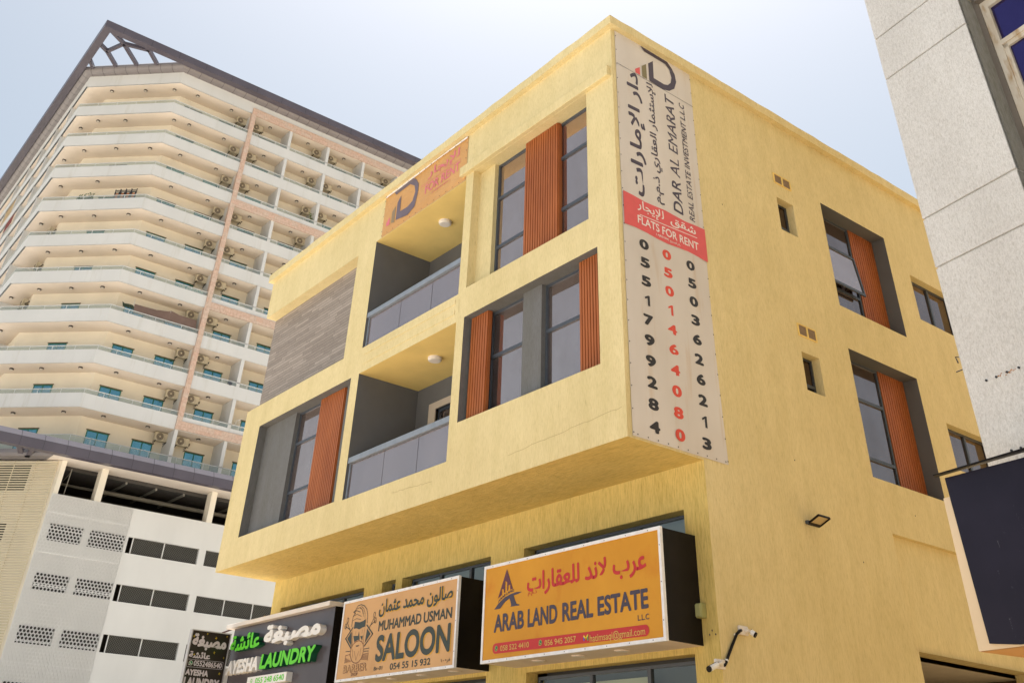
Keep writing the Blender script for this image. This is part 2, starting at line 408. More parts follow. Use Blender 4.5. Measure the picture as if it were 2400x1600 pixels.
def glyphs(s, bold=0., shear=0., space=1.):
    k = (s, bold, shear, space)
    if k in _tc: return _tc[k]
    c = bpy.data.curves.new('text', 'FONT'); c.body = s; c.size = 1; c.offset = min(bold, 0); c.shear = shear; c.space_character = space; c.resolution_u = 5
    o = bpy.data.objects.new('text', c); COL.objects.link(o)
    dg = bpy.context.evaluated_depsgraph_get(); dg.update(); me = o.evaluated_get(dg).to_mesh()
    v = [(p.co.x, p.co.y) for p in me.vertices]; f = [tuple(p.vertices) for p in me.polygons]
    ek = {}
    for q in f:
        for a, b in zip(q, q[1:]+q[:1]): ek[tuple(sorted((a, b)))] = ek.get(tuple(sorted((a, b))), 0)+1
    e = [k2 for k2, n in ek.items() if n == 1]
    o.evaluated_get(dg).to_mesh_clear(); bpy.data.objects.remove(o); bpy.data.curves.remove(c)
    x0 = min(p[0] for p in v); x1 = max(p[0] for p in v); y0 = min(p[1] for p in v); y1 = max(p[1] for p in v)
    v = [((p[0]-x0)/(x1-x0), (p[1]-y0)/(y1-y0)) for p in v]
    _tc[k] = (v, f, e, x1-x0, y1-y0); return _tc[k]
def text(m, s, mp, u0, u1, v0, v1, w, bold=.012, shear=0., rot=False, depth=0., ar=False, space=1., sidemat=None):
    """bold thickens the strokes by laying shifted copies over each other, each a hair further out"""
    v, f, e, wem, hem = glyphs(shape_arabic(s) if ar else s, bold, shear, space)
    offs = [(0, 0)]
    if bold > 0: offs += [(bold*math.cos(k*math.pi/4)/wem, bold*math.sin(k*math.pi/4)/hem) for k in range(8)]
    bu, bv = (max(bold, 0)/wem, max(bold, 0)/hem); c0 = m.cur
    for n, (dx, dy) in enumerate(offs):
        V = [((p+dx+bu)/(1+2*bu), (q+dy+bv)/(1+2*bv)) for p, q in v]
        if rot: P = [(u1-q*(u1-u0), v0+p*(v1-v0)) for p, q in V]
        else: P = [(u0+p*(u1-u0), v0+q*(v1-v0)) for p, q in V]
        wt = w+depth-n*.0003
        for q in f: m.face([mp(P[i][0], P[i][1], wt) for i in q])
        if depth:
            if sidemat is not None: m.cur = sidemat
            for a, b in e: m.face([mp(*P[a], w), mp(*P[b], w), mp(*P[b], wt), mp(*P[a], wt)])
            m.cur = c0

# ================================================================== SETTING
def struct(o): o['kind'] = 'structure'; return o
def grd():
    N = Nodes('tan_interlock_paving')
    sx = N.n('TexBrick'); N.l(N.tc, sx.inputs['Vector']); sx.inputs['Scale'].default_value = 4
    sx.inputs['Color1'].default_value = (.42, .275, .12, 1); sx.inputs['Color2'].default_value = (.36, .24, .11, 1); sx.inputs['Mortar'].default_value = (.27, .18, .085, 1)
    c = N.mul(sx.outputs['Color'], N.ramp(N.noise(.3, (1, 1, 1), 4), g(.85), g(1.05)))
    return N.out(c, .9, 0, .2)
m = MB(); m.face([(-1500, -1500, GZ-.12), (1500, -1500, GZ-.12), (1500, 1500, GZ-.12), (-1500, 1500, GZ-.12)])
struct(m.build('ground', simple('sand', (.42, .385, .325), .95, .1, .05)))
m = MB(); m.box(-30, 40, 2.5, 60, GZ-.115, GZ); struct(m.build('pavement', grd()))  # unseen paving, made tan to bounce warm light up to the soffit
m = MB(); m.face([(-120, -16, GZ-.116), (60, -16, GZ-.116), (60, 2.3, GZ-.116), (-120, 2.3, GZ-.116)])
struct(m.build('road', simple('pale_concrete_road', (.55, .55, .545), .9, .06, .8, .2, 60)))  # unseen road, enlarged and made pale to bounce light onto the front
m = MB(); m.face([(-66, 2.6, GZ-.114), (-30.1, 2.6, GZ-.114), (-30.1, 60, GZ-.114), (-66, 60, GZ-.114)])
struct(m.build('bounce_yard', simple('pale_bounce_yard', (.54, .52, .48), .9, .06, .8, .2, 60)))  # unseen pale yard added to bounce light onto the tower podium
m = MB(); m.box(-30, 40, 2.3, 2.5, GZ-.11, GZ+.004); struct(m.build('kerb', simple('kerb_stone', (.4, .38, .35), .85, .1, 3)))

m = MB(); m.face([(-9.6, 12.2, GZ+.004), (-4.9, 12.2, GZ+.004), (-4.9, 60, GZ+.004), (-9.6, 60, GZ+.004)]); struct(m.build('alley', simple('alley_bounce_paving', (.25, .195, .10), .9, .15, 1.5, .2, 60)))  # unseen paving added to dim and warm the light on the side wall
# ================================================================== YELLOW BUILDING
XL, XR, YF, YG, YB, ZB, ZT = -24.66, -10.0, 10.0, 11.67, 25.0, 4.515, 12.72
yb = thing('yellow_building', 'three storey yellow stucco block with an overhanging upper box and grey recessed windows', 'building', (-17.3, 17.5, GZ))
FP = PX(YF); SP = PY(XR)
L1 = (-23.66, -18.94, 5.17, 7.91); B1 = (-18.59, -14.77, 5.14, 7.91); R1 = (-14.5, -10.55, 5.80, 7.93)
B2 = (-18.6, -14.77, 8.53, 11.34); S2 = (XL, -19.46, 8.53, 11.29); R2 = (-14.5, -10.76, 8.58, 11.45)
W1 = (16.407, 18.85, 5.184, 7.711); W2 = (16.407, 18.85, 8.656, 11.154)
T1 = (14.77, 15.32, 6.432, 7.188); T2 = (14.77, 15.32, 9.853, 10.646); Q1 = (19.66, 21.5, 5.97, 6.944); Q2 = (19.66, 21.5, 9.335, 10.47)
SHU = [(-14.48, -10.5, 2.55, 3.86), (-18.57, -15.48, 2.55, 3.865), (-19.37, -18.83, 2.55, 3.875), (-24.13, -20.12, 2.55, 3.865)]
SHL = [(-14.34, -10.49, -1.60, 1.88), (-18.57, -15.48, -1.60, 1.90), (-24.13, -20.12, -1.60, 1.90)]
PORT = (16.78, 20.6, GZ, 2.37)
RCS = (16.69, 21.2, 2.37, 4.24)
def walls(m):
    wall_with_holes(m, FP, XL, XR, ZB, ZT, [L1, B1, R1, B2, S2, R2])
    # side: ground part starts at YG, upper part at YF
    wall_with_holes(m, SP, YG, YB, GZ, ZB, [PORT, RCS])
    wall_with_holes(m, SP, YF, YB, ZB, ZT, [W1, W2, T1, T2, Q1, Q2])
    m.face([(XL, YF, ZB), (XL, YG, ZB), (XL, YG, 8.53), (XL, YF, 8.53)])
    m.face([(XL, YF+.3, 8.53), (XL, YG, 8.53), (XL, YG, 11.29), (XL, YF+.3, 11.29)])
    m.face([(XL, YF, 11.29), (XL, YG, 11.29), (XL, YG, ZT), (XL, YF, ZT)])
    m.face([(XL, YG, GZ), (XL, YB, GZ), (XL, YB, ZT), (XL, YG, ZT)])
    m.face([(XL, YB, GZ), (XR, YB, GZ), (XR, YB, ZT), (XL, YB, ZT)])
    m.face([(XL, YF, ZT-.9), (XR, YF, ZT-.9), (XR, YB, ZT-.9), (XL, YB, ZT-.9)])
    # yellow reveals
    jambs(m, FP, S2, .3, 'RTB'); jambs(m, FP, R2, .36, 'RTB')
    for T in (T1, T2): jambs(m, SP, T, .24)
    for Q in (Q1, Q2): jambs(m, SP, Q, .22)
    m.face([FP(-14.5, 8.58, 0), FP(-14.5, 11.45, 0), FP(-14.5, 11.45, -.2), FP(-14.5, 8.58, -.2)])     # niche
    m.face([FP(-14.5, 8.58, -.2), FP(-14.5, 11.45, -.2), FP(-13.97, 11.45, -.2), FP(-13.97, 8.58, -.2)])
    m.face([FP(-13.97, 8.58, -.2), FP(-13.97, 11.45, -.2), FP(-13.97, 11.45, -.36), FP(-13.97, 8.58, -.36)])
    jambs(m, SP, RCS, .11, 'LRT'); m.face([SP(RCS[0], RCS[2], -.11), SP(RCS[1], RCS[2], -.11), SP(RCS[1], RCS[3], -.11), SP(RCS[0], RCS[3], -.11)])
    jambs(m, SP, PORT, .35, 'LRT')
part('wall', M_YEL, yb, walls)
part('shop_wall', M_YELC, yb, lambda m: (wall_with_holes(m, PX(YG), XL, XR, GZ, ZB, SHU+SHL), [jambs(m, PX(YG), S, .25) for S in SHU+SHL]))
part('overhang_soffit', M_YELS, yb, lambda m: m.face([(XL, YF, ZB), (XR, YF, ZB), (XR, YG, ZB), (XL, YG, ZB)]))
# cornice (its underside drops slightly towards the far left)
def cornice(m):
    o = .13; rj = random.Random(11)
    def run(P, n):      # P(t) -> outer plan point, inner plan point, bottom, top; hand-trowelled, so the edge wanders a few mm
        J = [(rj.uniform(-.007, .007), rj.uniform(-.010, .010), rj.uniform(-.005, .005)) for _ in range(n+1)]; J[0] = J[-1] = (0, 0, 0)
        R_ = []
        for k in range(n+1):
            (ox, oy), (ix, iy), zb, zt, (nx, ny) = P(k/n); j = J[k]
            R_.append([(ox+nx*j[2], oy+ny*j[2], zb+j[0]), (ix, iy, zb), (ix, iy, zt), (ox+nx*j[2], oy+ny*j[2], zt+j[1])])
        for A, B in zip(R_, R_[1:]):
            for q in range(4): m.face([A[q], B[q], B[(q+1) % 4], A[(q+1) % 4]])
        m.face(R_[0]); m.face(R_[-1])
    L = XR+o-(XL-.08)
    run(lambda t: ((XR+o-L*t, YF-o), (XR+o-L*t if t else XR+o-.43, YF+.3), 12.66-.23*t, 12.87-.21*t, (0, -1)), 46)
    run(lambda t: ((XR+o, YF-o+(YB-YF+o)*t), (XR-.3, (YF+.3)+(YB-YF-.3)*t), 12.66+.08*t, 12.87+.12*t, (1, 0)), 46)
part('cornice', M_YEL, yb, cornice)
part('lintel', M_YEL, yb, lambda m: (m.box(-14.93, -10.045, YF-.10, YF+.02, 11.455, 11.69)), bevel=.012)
def grooves(m):
    for z in (8.10, 8.33): m.box(-18.45, -14.85, YF-.012, YF+.01, z, z+.10)
part('string_course', M_YEL, yb, grooves)
# stone cladding panel in its recess
part('stone_cladding', M_STONE, yb, lambda m: m.face([FP(XL, 8.53, -.3), FP(-19.46, 8.53, -.3), FP(-19.46, 11.29, -.3), FP(XL, 11.29, -.3)]))
# grey reveals
for h in (L1, R1): part('grey_reveal', M_GREY, yb, lambda m: jambs(m, FP, h, .38, 'LRTB'))
part('grey_panel', M_GREY, yb, lambda m: m.box(-23.66, -22.0, YF+.22, YF+.4, 5.17, 7.91))
part('grey_panel', M_GREY, yb, lambda m: m.box(-19.5, -18.94, YF+.24, YF+.4, 5.17, 7.91))
part('grey_pier', M_GREY, yb, lambda m: m.box(-12.87, -12.32, YF+.22, YF+.4, 5.80, 7.93))
def sreveals(m):
    for W in (W1, W2): jambs(m, SP, W, .42)
part('charcoal_reveal', M_DGREY, yb, sreveals)

def louvre(parent, mp, a, b, c, e, w0, pitch=.075):
    def f(m):
        mbox(m, mp, a, b, c, e, w0-.10, w0-.03)
        n = max(3, round((b-a)/pitch)); p = (b-a)/n
        for k in range(n): mbox(m, mp, a+k*p+.005, a+(k+1)*p-.018, c, e, w0-.035, w0)
    return part('louvre_panel', M_LOUV, parent, f)
def window(parent, mp, a, b, c, e, w, trans, glass=M_GLASS, fw=.05, muls=()):
    """aluminium frame with panes as its sub-parts"""
    def f(m):
        mbox(m, mp, a, a+fw, c, e, w-.04, w+.03); mbox(m, mp, b-fw, b, c, e, w-.04, w+.03)
        mbox(m, mp, a+fw, b-fw, c, c+fw, w-.04, w+.028); mbox(m, mp, a+fw, b-fw, e-fw, e, w-.04, w+.028)
        for t in trans: mbox(m, mp, a+fw, b-fw, t-.032, t+.032, w-.04, w+.034)
        for u in muls: mbox(m, mp, u-.035, u+.035, c+fw, e-fw, w-.04, w+.036)
    o = part('window', M_FRAME, parent, f)
    us = [a+fw]+list(muls)+[b-fw]; vs = [c+fw]+list(trans)+[e-fw]
    for u0, u1 in zip(us, us[1:]):
        for v0, v1 in zip(vs, vs[1:]):
            m = MB(); m.face([mp(u0, v0, w), mp(u1, v0, w), mp(u1, v1, w), mp(u0, v1, w)]); m.build('pane', glass, o)
    return o
window(yb, FP, -22.0, -20.6, 5.17, 7.91, -.35, (5.95, 7.12))
louvre(yb, FP, -20.69, -19.53, 5.17, 7.90, -.2, .083)
louvre(yb, FP, -14.44, -13.88, 5.80, 7.92, -.15); louvre(yb, FP, -11.2, -10.56, 5.80, 7.92, -.15)
window(yb, FP, -14.0, -12.87, 5.80, 7.93, -.35, (7.0,)); window(yb, FP, -12.32, -11.1, 5.80, 7.93, -.35, (7.0,))
window(yb, FP, -13.97, -12.7, 8.58, 11.45, -.33, (9.38, 10.57)); window(yb, FP, -12.0, -10.76, 8.58, 11.45, -.33, (9.38, 10.57))
louvre(yb, FP, -12.9, -11.85, 8.58, 11.44, -.2); part('louvre_side', M_LOUV, yb, lambda m: m.box(-12.88, -11.87, YF+.3, YF+.36, 8.58, 11.44))
for W, t in ((W1, (5.72, 6.9)), (W2, (9.36, 10.4))):
    window(yb, SP, W[0], 17.9, W[2], W[3], -.38, t, glass=M_GLASS_SIDE); louvre(yb, SP, 17.9, 18.85, W[2], W[3], -.33, .086)
# the tilted open sash of the upper side window
def sash(m):
    a, b, c, e = 16.43, 17.86, 9.38, 10.37; dt = .11
    P = lambda u, v, k: (XR-.34+dt*(e-v)/(e-c)+k, u, v)
    for q in ((a, a+.05, c, e), (b-.05, b, c, e), (a+.05, b-.05, c, c+.07), (a+.05, b-.05, e-.05, e)):
        m.hexa([P(q[0], q[2], 0), P(q[1], q[2], 0), P(q[1], q[2], .04), P(q[0], q[2], .04)], [P(q[0], q[3], 0), P(q[1], q[3], 0), P(q[1], q[3], .04), P(q[0], q[3], .04)])
o = part('open_sash', M_FRAME, yb, sash)
m = MB(); P = lambda u, v: (XR-.32+.11*(10.37-v)/.99, u, v); m.face([P(16.47, 9.44), P(17.82, 9.44), P(17.82, 10.33), P(16.47, 10.33)]); m.build('pane', M_GLASS, o)
for T in (T1, T2): window(yb, SP, T[0], T[1], T[2], T[3], -.21, (T[2]+.2,), glass=M_GLASS_T, fw=.035)
for Q in (Q1, Q2): window(yb, SP, Q[0], Q[1], Q[2], Q[3], -.2, (), glass=M_GLASS_SIDE, muls=(20.62,))
# balconies
def balcony(B, door):
    a, b, c, e = B; D = 1.64
    def ceil(m): m.face([FP(a, e, 0), FP(b, e, 0), FP(b, e, -D), FP(a, e, -D)])
    part('balcony_ceiling', M_YELP, yb, ceil)
    def inner(m):
        jambs(m, FP, B, D, 'LRB'); hs = [(-17.9, -16.2, c+.04, door)]
        wall_with_holes(m, PX(YF+D), a, b, c, e, hs); jambs(m, PX(YF+D), hs[0], .12)
    part('balcony_lining', M_DGREY, yb, inner)
    def arch(m):
        mp = PX(YF+D); mbox(m, mp, -18.02, -17.75, c+.04, door+.14, 0, .03); mbox(m, mp, -17.75, -16.1, door-.02, door+.14, 0, .03)
    part('door_surround', simple('tan_door_surround', (.48, .40, .31), .8, .06, 3), yb, arch)
    window(yb, PX(YF+D), -17.78, -16.2, c+.04, door-.02, -.1, (), muls=(-17.0,))
    r = part('balustrade', M_RAILM, yb, lambda m: (mbox(m, FP, a+.02, b, c+.755, c+.87, -.12, -.01), mbox(m, FP, a+.01, a+.06, c, c+.755, -.12, -.06)))
    us = [a+.06, -17.17, -15.9, b]
    for u0, u1 in zip(us, us[1:]):
        m = MB(); mbox(m, FP, u0+.008, u1-.008, c, c+.745, -.085, -.073); m.build('glass_panel', M_BALG, r)
balcony(B1, 7.29); balcony(B2, 10.7)
# shop windows
for S in SHU:
    window(yb, PX(YG), S[0]+.16, S[1], S[2], S[3]-.03, -.2, (), glass=M_SHOPG, fw=.04, muls=[S[0]+.16+(S[1]-S[0])*k/3 for k in (1, 2)] if S[1]-S[0] > 1 else ())
def shop_in(m):
    for S in SHU: m.face([(S[0], YG+.45, S[2]), (S[1], YG+.45, S[2]), (S[1], YG+.45, S[3]), (S[0], YG+.45, S[3])])
part('shop_blind', simple('grey_green_film', (.36, .40, .37), .7, .08, 1.5), yb, shop_in)
for n, S in enumerate(SHL):
    window(yb, PX(YG), S[0]+.12, S[1], S[2], S[3]-.06, -.2, (), glass=M_SHOPG, fw=.045, muls=(S[0]+1.45, S[0]+2.75) if n != 1 else (S[0]+1.5,))
def shop_lo(m):
    for S in SHL:
        m.face([(S[0]+.45, YG+.34, S[2]), (S[0]+2.65, YG+.34, S[2]), (S[0]+2.65, YG+.34, S[3]-.18), (S[0]+.45, YG+.34, S[3]-.18)])
part('shop_blind', M_BLIND, yb, shop_lo)
def shop_dark(m):
    for S in SHL: m.box(S[0]-.1, S[1]+.1, YG+.55, YG+.6, S[2], S[3]+.1)
part('shop_interior', M_DGREY, yb, shop_dark)
# carport
def car(m):
    m.face([SP(15, 2.30, -.35), SP(22, 2.30, -.35), SP(22, 2.30, -6), SP(15, 2.30, -6)])
part('carport_ceiling', M_CAP, yb, car)
def car2(m):
    mbox(m, SP, 15, 22, GZ, 2.30, -2.7, -2.6); m.face([SP(16.6, GZ, -.35), SP(16.6, 2.3, -.35), SP(16.6, 2.3, -2.6), SP(16.6, GZ, -2.6)]); m.face([SP(20.8, GZ, -.35), SP(20.8, 2.3, -.35), SP(20.8, 2.3, -2.6), SP(20.8, GZ, -2.6)])
    for y in (17.6, 18.35, 19.1): mbox(m, SP, y, y+.02, GZ, 2.3, -2.6, -2.58)
part('carport_wall', simple('brown_boards', (.085, .05, .028), .7, .12, 2), yb, car2)
# vents in the side wall
for z in (7.64, 11.13):
    def fr(m):
        for q in ((14.76, 15.34, z-.125, z-.105), (14.76, 15.34, z+.105, z+.125), (14.76, 14.79, z-.105, z+.105), (15.31, 15.34, z-.105, z+.105), (15.03, 15.07, z-.105, z+.105)): mbox(m, SP, *q, 0, .02)
    o = part('vent', M_YELP, yb, fr)
    def sl(m):
        for a, b in ((14.79, 15.03), (15.07, 15.31)):
            mbox(m, SP, a, b, z-.105, z+.105, 0, .004)
            for k in range(7): mbox(m, SP, a, b, z-.1+k*.03, z-.088+k*.03, .004, .012)
    part('grille', simple('vent_grille', (.27, .19, .12), .7, .1, 20), o, sl)
# hairline plaster cracks on the lower front band
rc = random.Random(4); m = MB()
for x0, x1, z, dz in ((-12.9, -10.1, 4.86, .12), (-16.6, -15.2, 4.92, -.05), (-14.7, -14.72, 8.1, .3)):
    n = 26; P = [(x0+(x1-x0)*k/n, z+dz*k/n+rc.uniform(-.012, .012)) for k in range(n+1)]; m.stroke(P, FP, .003, .007)
m.build('crack', simple('crack_brown', (.42, .31, .15), .9), yb)
# stray screw holes
m = MB()
for y, z in ((11.52, 2.12), (11.46, 2.06), (11.59, 2.08), (14.05, 5.0), (12.9, 9.7), (17.6, 4.7), (15.6, 3.6)): m.disc(SP, y, z, .014, .003, 8)
m.build('screw_hole', M_SCREW, yb)

for (x, y, z, lab) in ((-16.62, 10.72, 11.34, 'round white ceiling lamp in the upper grey balcony, beneath the orange banner'), (-16.61, 10.75, 7.91, 'round white ceiling lamp in the lower grey balcony with the dark door')):
    t = thing('ceiling_lamp', lab, 'lamp', (x, y, z), 'ceiling lamps in the two balconies')
    m = MB(); m.tube([(x, y, z), (x, y, z-.05)], .155, 24); m.build('lamp_base', M_CAP, t, smooth=False)
    m = MB(); m.tube([(x, y, z-.05), (x, y, z-.075), (x, y, z-.085)], [.15, .14, .11], 24); m.build('diffuser', M_LAMP, t)

# ---- things fixed on the side wall
def cctv(lab, cy, cz, end, loc):
    t = thing('security_camera', lab, 'camera', loc, 'security cameras on the side wall')
    m = MB(); mbox(m, SP, cy-.095, cy+.095, cz-.06, cz+.06, 0, .05); m.build('junction_plate', M_CAP, t, bevel=.012)
    m = MB(); s0 = end[1] > cy; y0 = cy+.03 if s0 else cy-.03
    m.tube([(XR+.05, y0, cz), (XR+.075, y0, cz), (XR+.085, y0+(.04 if s0 else -.04), cz)], [.042, .036, .016], 14)
    a = Vector((XR+.085, y0+(.04 if s0 else -.04), cz)); e = Vector(end); m.tube([a, a+(e-a)*.3], .014, 8); m.build('bracket', M_LAMP, t)
    m = MB(); b = a+(e-a)*.28; m.tube([b, e], .037, 16); m.build('camera_body', M_WHITE, t)
    d = (e-b).normalized(); m = MB(); m.tube([e-d*.01, e+d*.012], .0385, 16); m.build('lens_cap', M_BLACK, t)
    m = MB(); m.bar(b+Vector((0, 0, .038)), e+Vector((0, 0, .038)), .012, .004); m.build('stripe', M_BLACK, t)
    return t
cctv('white bullet camera at the upper end of the black conduit', 12.17, 2.185, (-9.84, 12.27, 2.13), (-10, 12.17, 2.185))
cctv('white bullet camera at the lower end of the black conduit', 11.595, 1.71, (-9.84, 11.21, 1.61), (-10, 11.595, 1.71))
t = thing('cable_conduit', 'black corrugated conduit curving between two white cameras', 'conduit', (-10, 11.9, 1.95))
pth = [(-9.955, 12.10, 2.18), (-9.93, 12.04, 2.165), (-9.95, 11.99, 2.12), (-9.97, 11.90, 1.98), (-9.97, 11.78, 1.82), (-9.97, 11.73, 1.745), (-9.95, 11.67, 1.705), (-9.955, 11.645, 1.70)]
m = MB(); m.tube(pth, .021, 10); m.build('conduit_tube', M_BLACK, t, smooth=True)
for q in ((11.985, 2.105), (11.74, 1.765)):
    m = MB(); m.tube([(-9.968, q[0]-.006, q[1]-.008), (-9.968, q[0]+.006, q[1]+.008)], .027, 10); m.build('clip', M_WHITE, t)
t = thing('floodlight', 'slim dark floodlight tilted out from the yellow side wall', 'light', (-10, 14.2, 4.0))
A, B_, C_, D_ = [Vector(p) for p in ((-9.93, 14.087, 3.971), (-9.93, 14.393, 3.971), (-9.713, 14.393, 4.061), (-9.713, 14.087, 4.061))]
nrm = (B_-A).cross(D_-A).normalized(); nrm = nrm if nrm.z > 0 else -nrm
m = MB()
def edge(p, q, wd): m.bar(p, q, wd, .03, nrm)
edge(A, B_, .05); edge(B_, C_, .018); edge(C_, D_, .018); edge(D_, A, .018); m.build('housing', M_BLACK, t)
m = MB(); m.face([A+nrm*.004, B_+nrm*.004, C_+nrm*.004, D_+nrm*.004]); m.build('lens', simple('lens_reflection', (.50, .38, .20), .25, .03, 3), t)  # reflection of the yellow wall put into the lens colour
m = MB(); m.bar((-10, 14.12, 4.0), (-9.92, 14.12, 3.985), .05, .05); m.bar((-9.94, 14.06, 3.985), (-9.94, 14.2, 3.985), .03, .06); m.build('bracket', M_FRAME, t)
t = thing('junction_box', 'small olive green junction box beside the black end of the amber sign', 'electrical box', (-10.3, 11.62, 2.4))
m = MB(); m.box(-10.36, -10.2, 11.56, 11.67, 2.31, 2.5); m.build('box', simple('olive_box', (.34, .33, .13), .6), t, bevel=.01)
m = MB(); m.box(-10.345, -10.215, 11.545, 11.56, 2.325, 2.485); m.build('cover', simple('olive_cover', (.36, .35, .15), .55), t, bevel=.005)

# ================================================================== BANNERS
def rivets(m, pts, mp, w, r=.012):
    for u, v in pts: m.disc(mp, u, v, r, w, 7)
t = thing('side_banner', 'tall white real estate banner with a red flats-for-rent band and phone numbers', 'banner', (XR, 11.2, 4.55))
def cloth(mp, u0, u1, v0, v1, amp, nu=14, nv=50, seed=1, bow=None):
    rnd = random.Random(seed); ph = [(rnd.uniform(0, 6), rnd.uniform(1, 4), rnd.uniform(.4, 1.6)) for _ in range(5)]
    def W(u, v): return .02+amp*sum(math.sin(p[1]*u*1.7+p[2]*v+p[0]) for p in ph)/5
    m = MB()
    for i in range(nu):
        for j in range(nv):
            q = []
            for a, b in ((i, j), (i+1, j), (i+1, j+1), (i, j+1)):
                u = u0+(u1-u0)*a/nu; v = v0+(v1-v0)*b/nv
                e = min(a, nu-a, 2)/2*min(b, nv-b, 2)/2
                if bow and a == nu: u += bow(v)
                q.append(mp(u, v, .01+(W(u, v))*e*.6))
            m.face(q)
    return m
bow = lambda v: .05*max(0, (v-9)/3.7)-.06*math.sin(max(0, (9-v))/4.4*3.14)*.6
mcl = cloth(SP, 10.1, 12.25, 4.55, 12.745, .012, seed=3, bow=bow)
WB = .026
m = MB(); m.cur = 0
vs = [(10.12+2.13*k/8, 8.2+.02*math.sin(k*1.3), 8.86+.015*math.sin(k*1.7+1)) for k in range(9)]
m.poly([(a, b) for a, b, c in vs]+[(a, c) for a, b, c in reversed(vs)], SP, WB); m.build('red_band', M_RED, t)
m = MB(); m.stroke([(10.51, 8.52), (11.2, 8.555), (12.0, 8.60)], SP, WB+.004, .014); text(m, 'شقق', SP, 11.30, 11.98, 8.60, 8.80, WB+.004, .012, ar=True)
text(m, 'للإيجار', SP, 10.46, 11.13, 8.58, 8.83, WB+.004, .008, ar=True)
text(m, 'FLATS FOR RENT', SP, 10.45, 12.02, 8.335, 8.50, WB+.004, .012); text(m, '( AJRE1504)', SP, 10.90, 11.22, 8.245, 8.295, WB+.004, .01); text(m, 'رقم التصريح', SP, 11.25, 11.52, 8.235, 8.295, WB+.004, .006, ar=True)
m.build('band_lettering', M_BWHITE, t)
m = MB(); text(m, 'دار الإمارات', SP, 10.36, 10.80, 8.93, 11.80, WB, .028, rot=True, ar=True)
text(m, 'للإستثمار العقاري ذ.م.م', SP, 10.92, 11.20, 8.97, 11.76, WB, .016, rot=True, ar=True)
text(m, 'DAR AL EMARAT', SP, 11.43, 11.69, 8.95, 11.72, WB, .022, .12, rot=True)
text(m, 'REAL ESTATE INVESTMENT L.L.C', SP, 11.85, 12.0, 8.93, 11.70, WB, .014, .15, rot=True, space=1.06)
m.build('name_lettering', M_INK, t)
for u0, u1, s, mat in ((10.46, 10.69, '0551799284', M_INKB), (11.03, 11.25, '0501464080', M_REDT), (11.645, 11.86, '0503626213', M_INKB)):
    ph = bpy.data.objects.new('phone_number', None); COL.objects.link(ph); ph.parent = t; ph['base'] = t['base']
    for k, ch in enumerate(s):
        zt = 8.04-k*.352; m = MB()
        if ch == '1':
            x1 = u1-.055; m.poly([(x1, zt-.19), (x1, zt), (x1-.035, zt), (x1-.115, zt-.045), (x1-.115, zt-.08), (x1-.052, zt-.048), (x1-.052, zt-.19)], SP, WB)
        else: text(m, ch, SP, u0, u1, zt-.19, zt, WB, .05)
        m.build('digit', mat, ph)
m = MB(); m.poly([(10.818, 12.643), (10.921, 12.552), (11.534, 12.545), (11.646, 12.456), (11.698, 12.267), (11.656, 12.108), (11.558, 11.999), (11.447, 11.961), (11.15, 11.969), (11.16, 12.421), (11.013, 12.282), (11.013, 11.83), (11.39, 11.797), (11.588, 11.861), (11.754, 12.004), (11.831, 12.219), (11.806, 12.403), (11.72, 12.536), (11.598, 12.64)], SP, WB)
m.cur = 1; m.poly([(10.95, 12.228), (10.815, 12.107), (10.816, 11.831), (10.947, 11.833)], SP, WB); m.cur = 2; m.poly([(10.755, 12.042), (10.617, 11.924), (10.626, 11.837), (10.755, 11.836)], SP, WB)
m.build('logo', [M_INK, M_OLIVE, M_RED], t)
m = mcl; m.cur = 1; rivets(m, [(10.115, 4.6+k*.36) for k in range(23)]+[(12.235+bow(4.6+k*.36), 4.6+k*.36) for k in range(23)]+[(10.2+k*.22, 12.71) for k in range(10)]+[(10.2+k*.22, 4.585) for k in range(10)], SP, .02); m.stroke([(10.12, 11.81), (12.25, 11.80)], SP, WB, .009); m.build('banner_cloth', [M_BANNER, M_SCREW], t, smooth=True)
t = thing('rent_banner', 'orange for-rent banner under the cornice above the upper balcony', 'banner', (-16.6, YF, 11.36))
mcl = cloth(FP, -18.36, -14.79, 11.35, 12.55, .016, 30, 12, 5)
WR = .030
m = MB(); m.poly([(-17.929, 12.467), (-17.84, 12.36), (-17.205, 12.376), (-16.983, 12.228), (-16.917, 12.027), (-17.007, 11.796), (-17.221, 11.726), (-17.555, 11.749), (-17.575, 12.216), (-17.717, 12.077), (-17.72, 11.57), (-17.177, 11.478), (-16.876, 11.591), (-16.785, 12.008), (-16.801, 12.206), (-16.947, 12.404), (-17.093, 12.496)], FP, WR)
m.cur = 1; m.poly([(-17.787, 12.001), (-17.936, 11.897), (-17.93, 11.577), (-17.78, 11.534)], FP, WR); m.cur = 2; m.poly([(-18.027, 11.788), (-18.165, 11.679), (-18.16, 11.571), (-17.995, 11.563)], FP, WR)
m.build('logo', [M_LOGOF, M_OLIVEF, M_PINKT], t)
m = MB(); text(m, 'للإيجار', FP, -16.40, -15.09, 12.075, 12.41, WR, .016, ar=True); text(m, 'FOR RENT', FP, -16.47, -15.04, 11.735, 11.99, WR, .02); m.stroke([(-16.664, 12.04), (-15.024, 12.035)], FP, WR, .014); text(m, '( AJRE1504 )', FP, -16.15, -15.4, 11.62, 11.67, WR, .006)
m.build('lettering', M_PINKT, t)
m = MB(); m.poly([(-18.34, 12.535), (-14.81, 12.56), (-14.81, 12.50), (-16, 12.515), (-17.2, 12.48), (-18.34, 12.475)], FP, WR); m.build('white_hem', M_BWHITE, t)
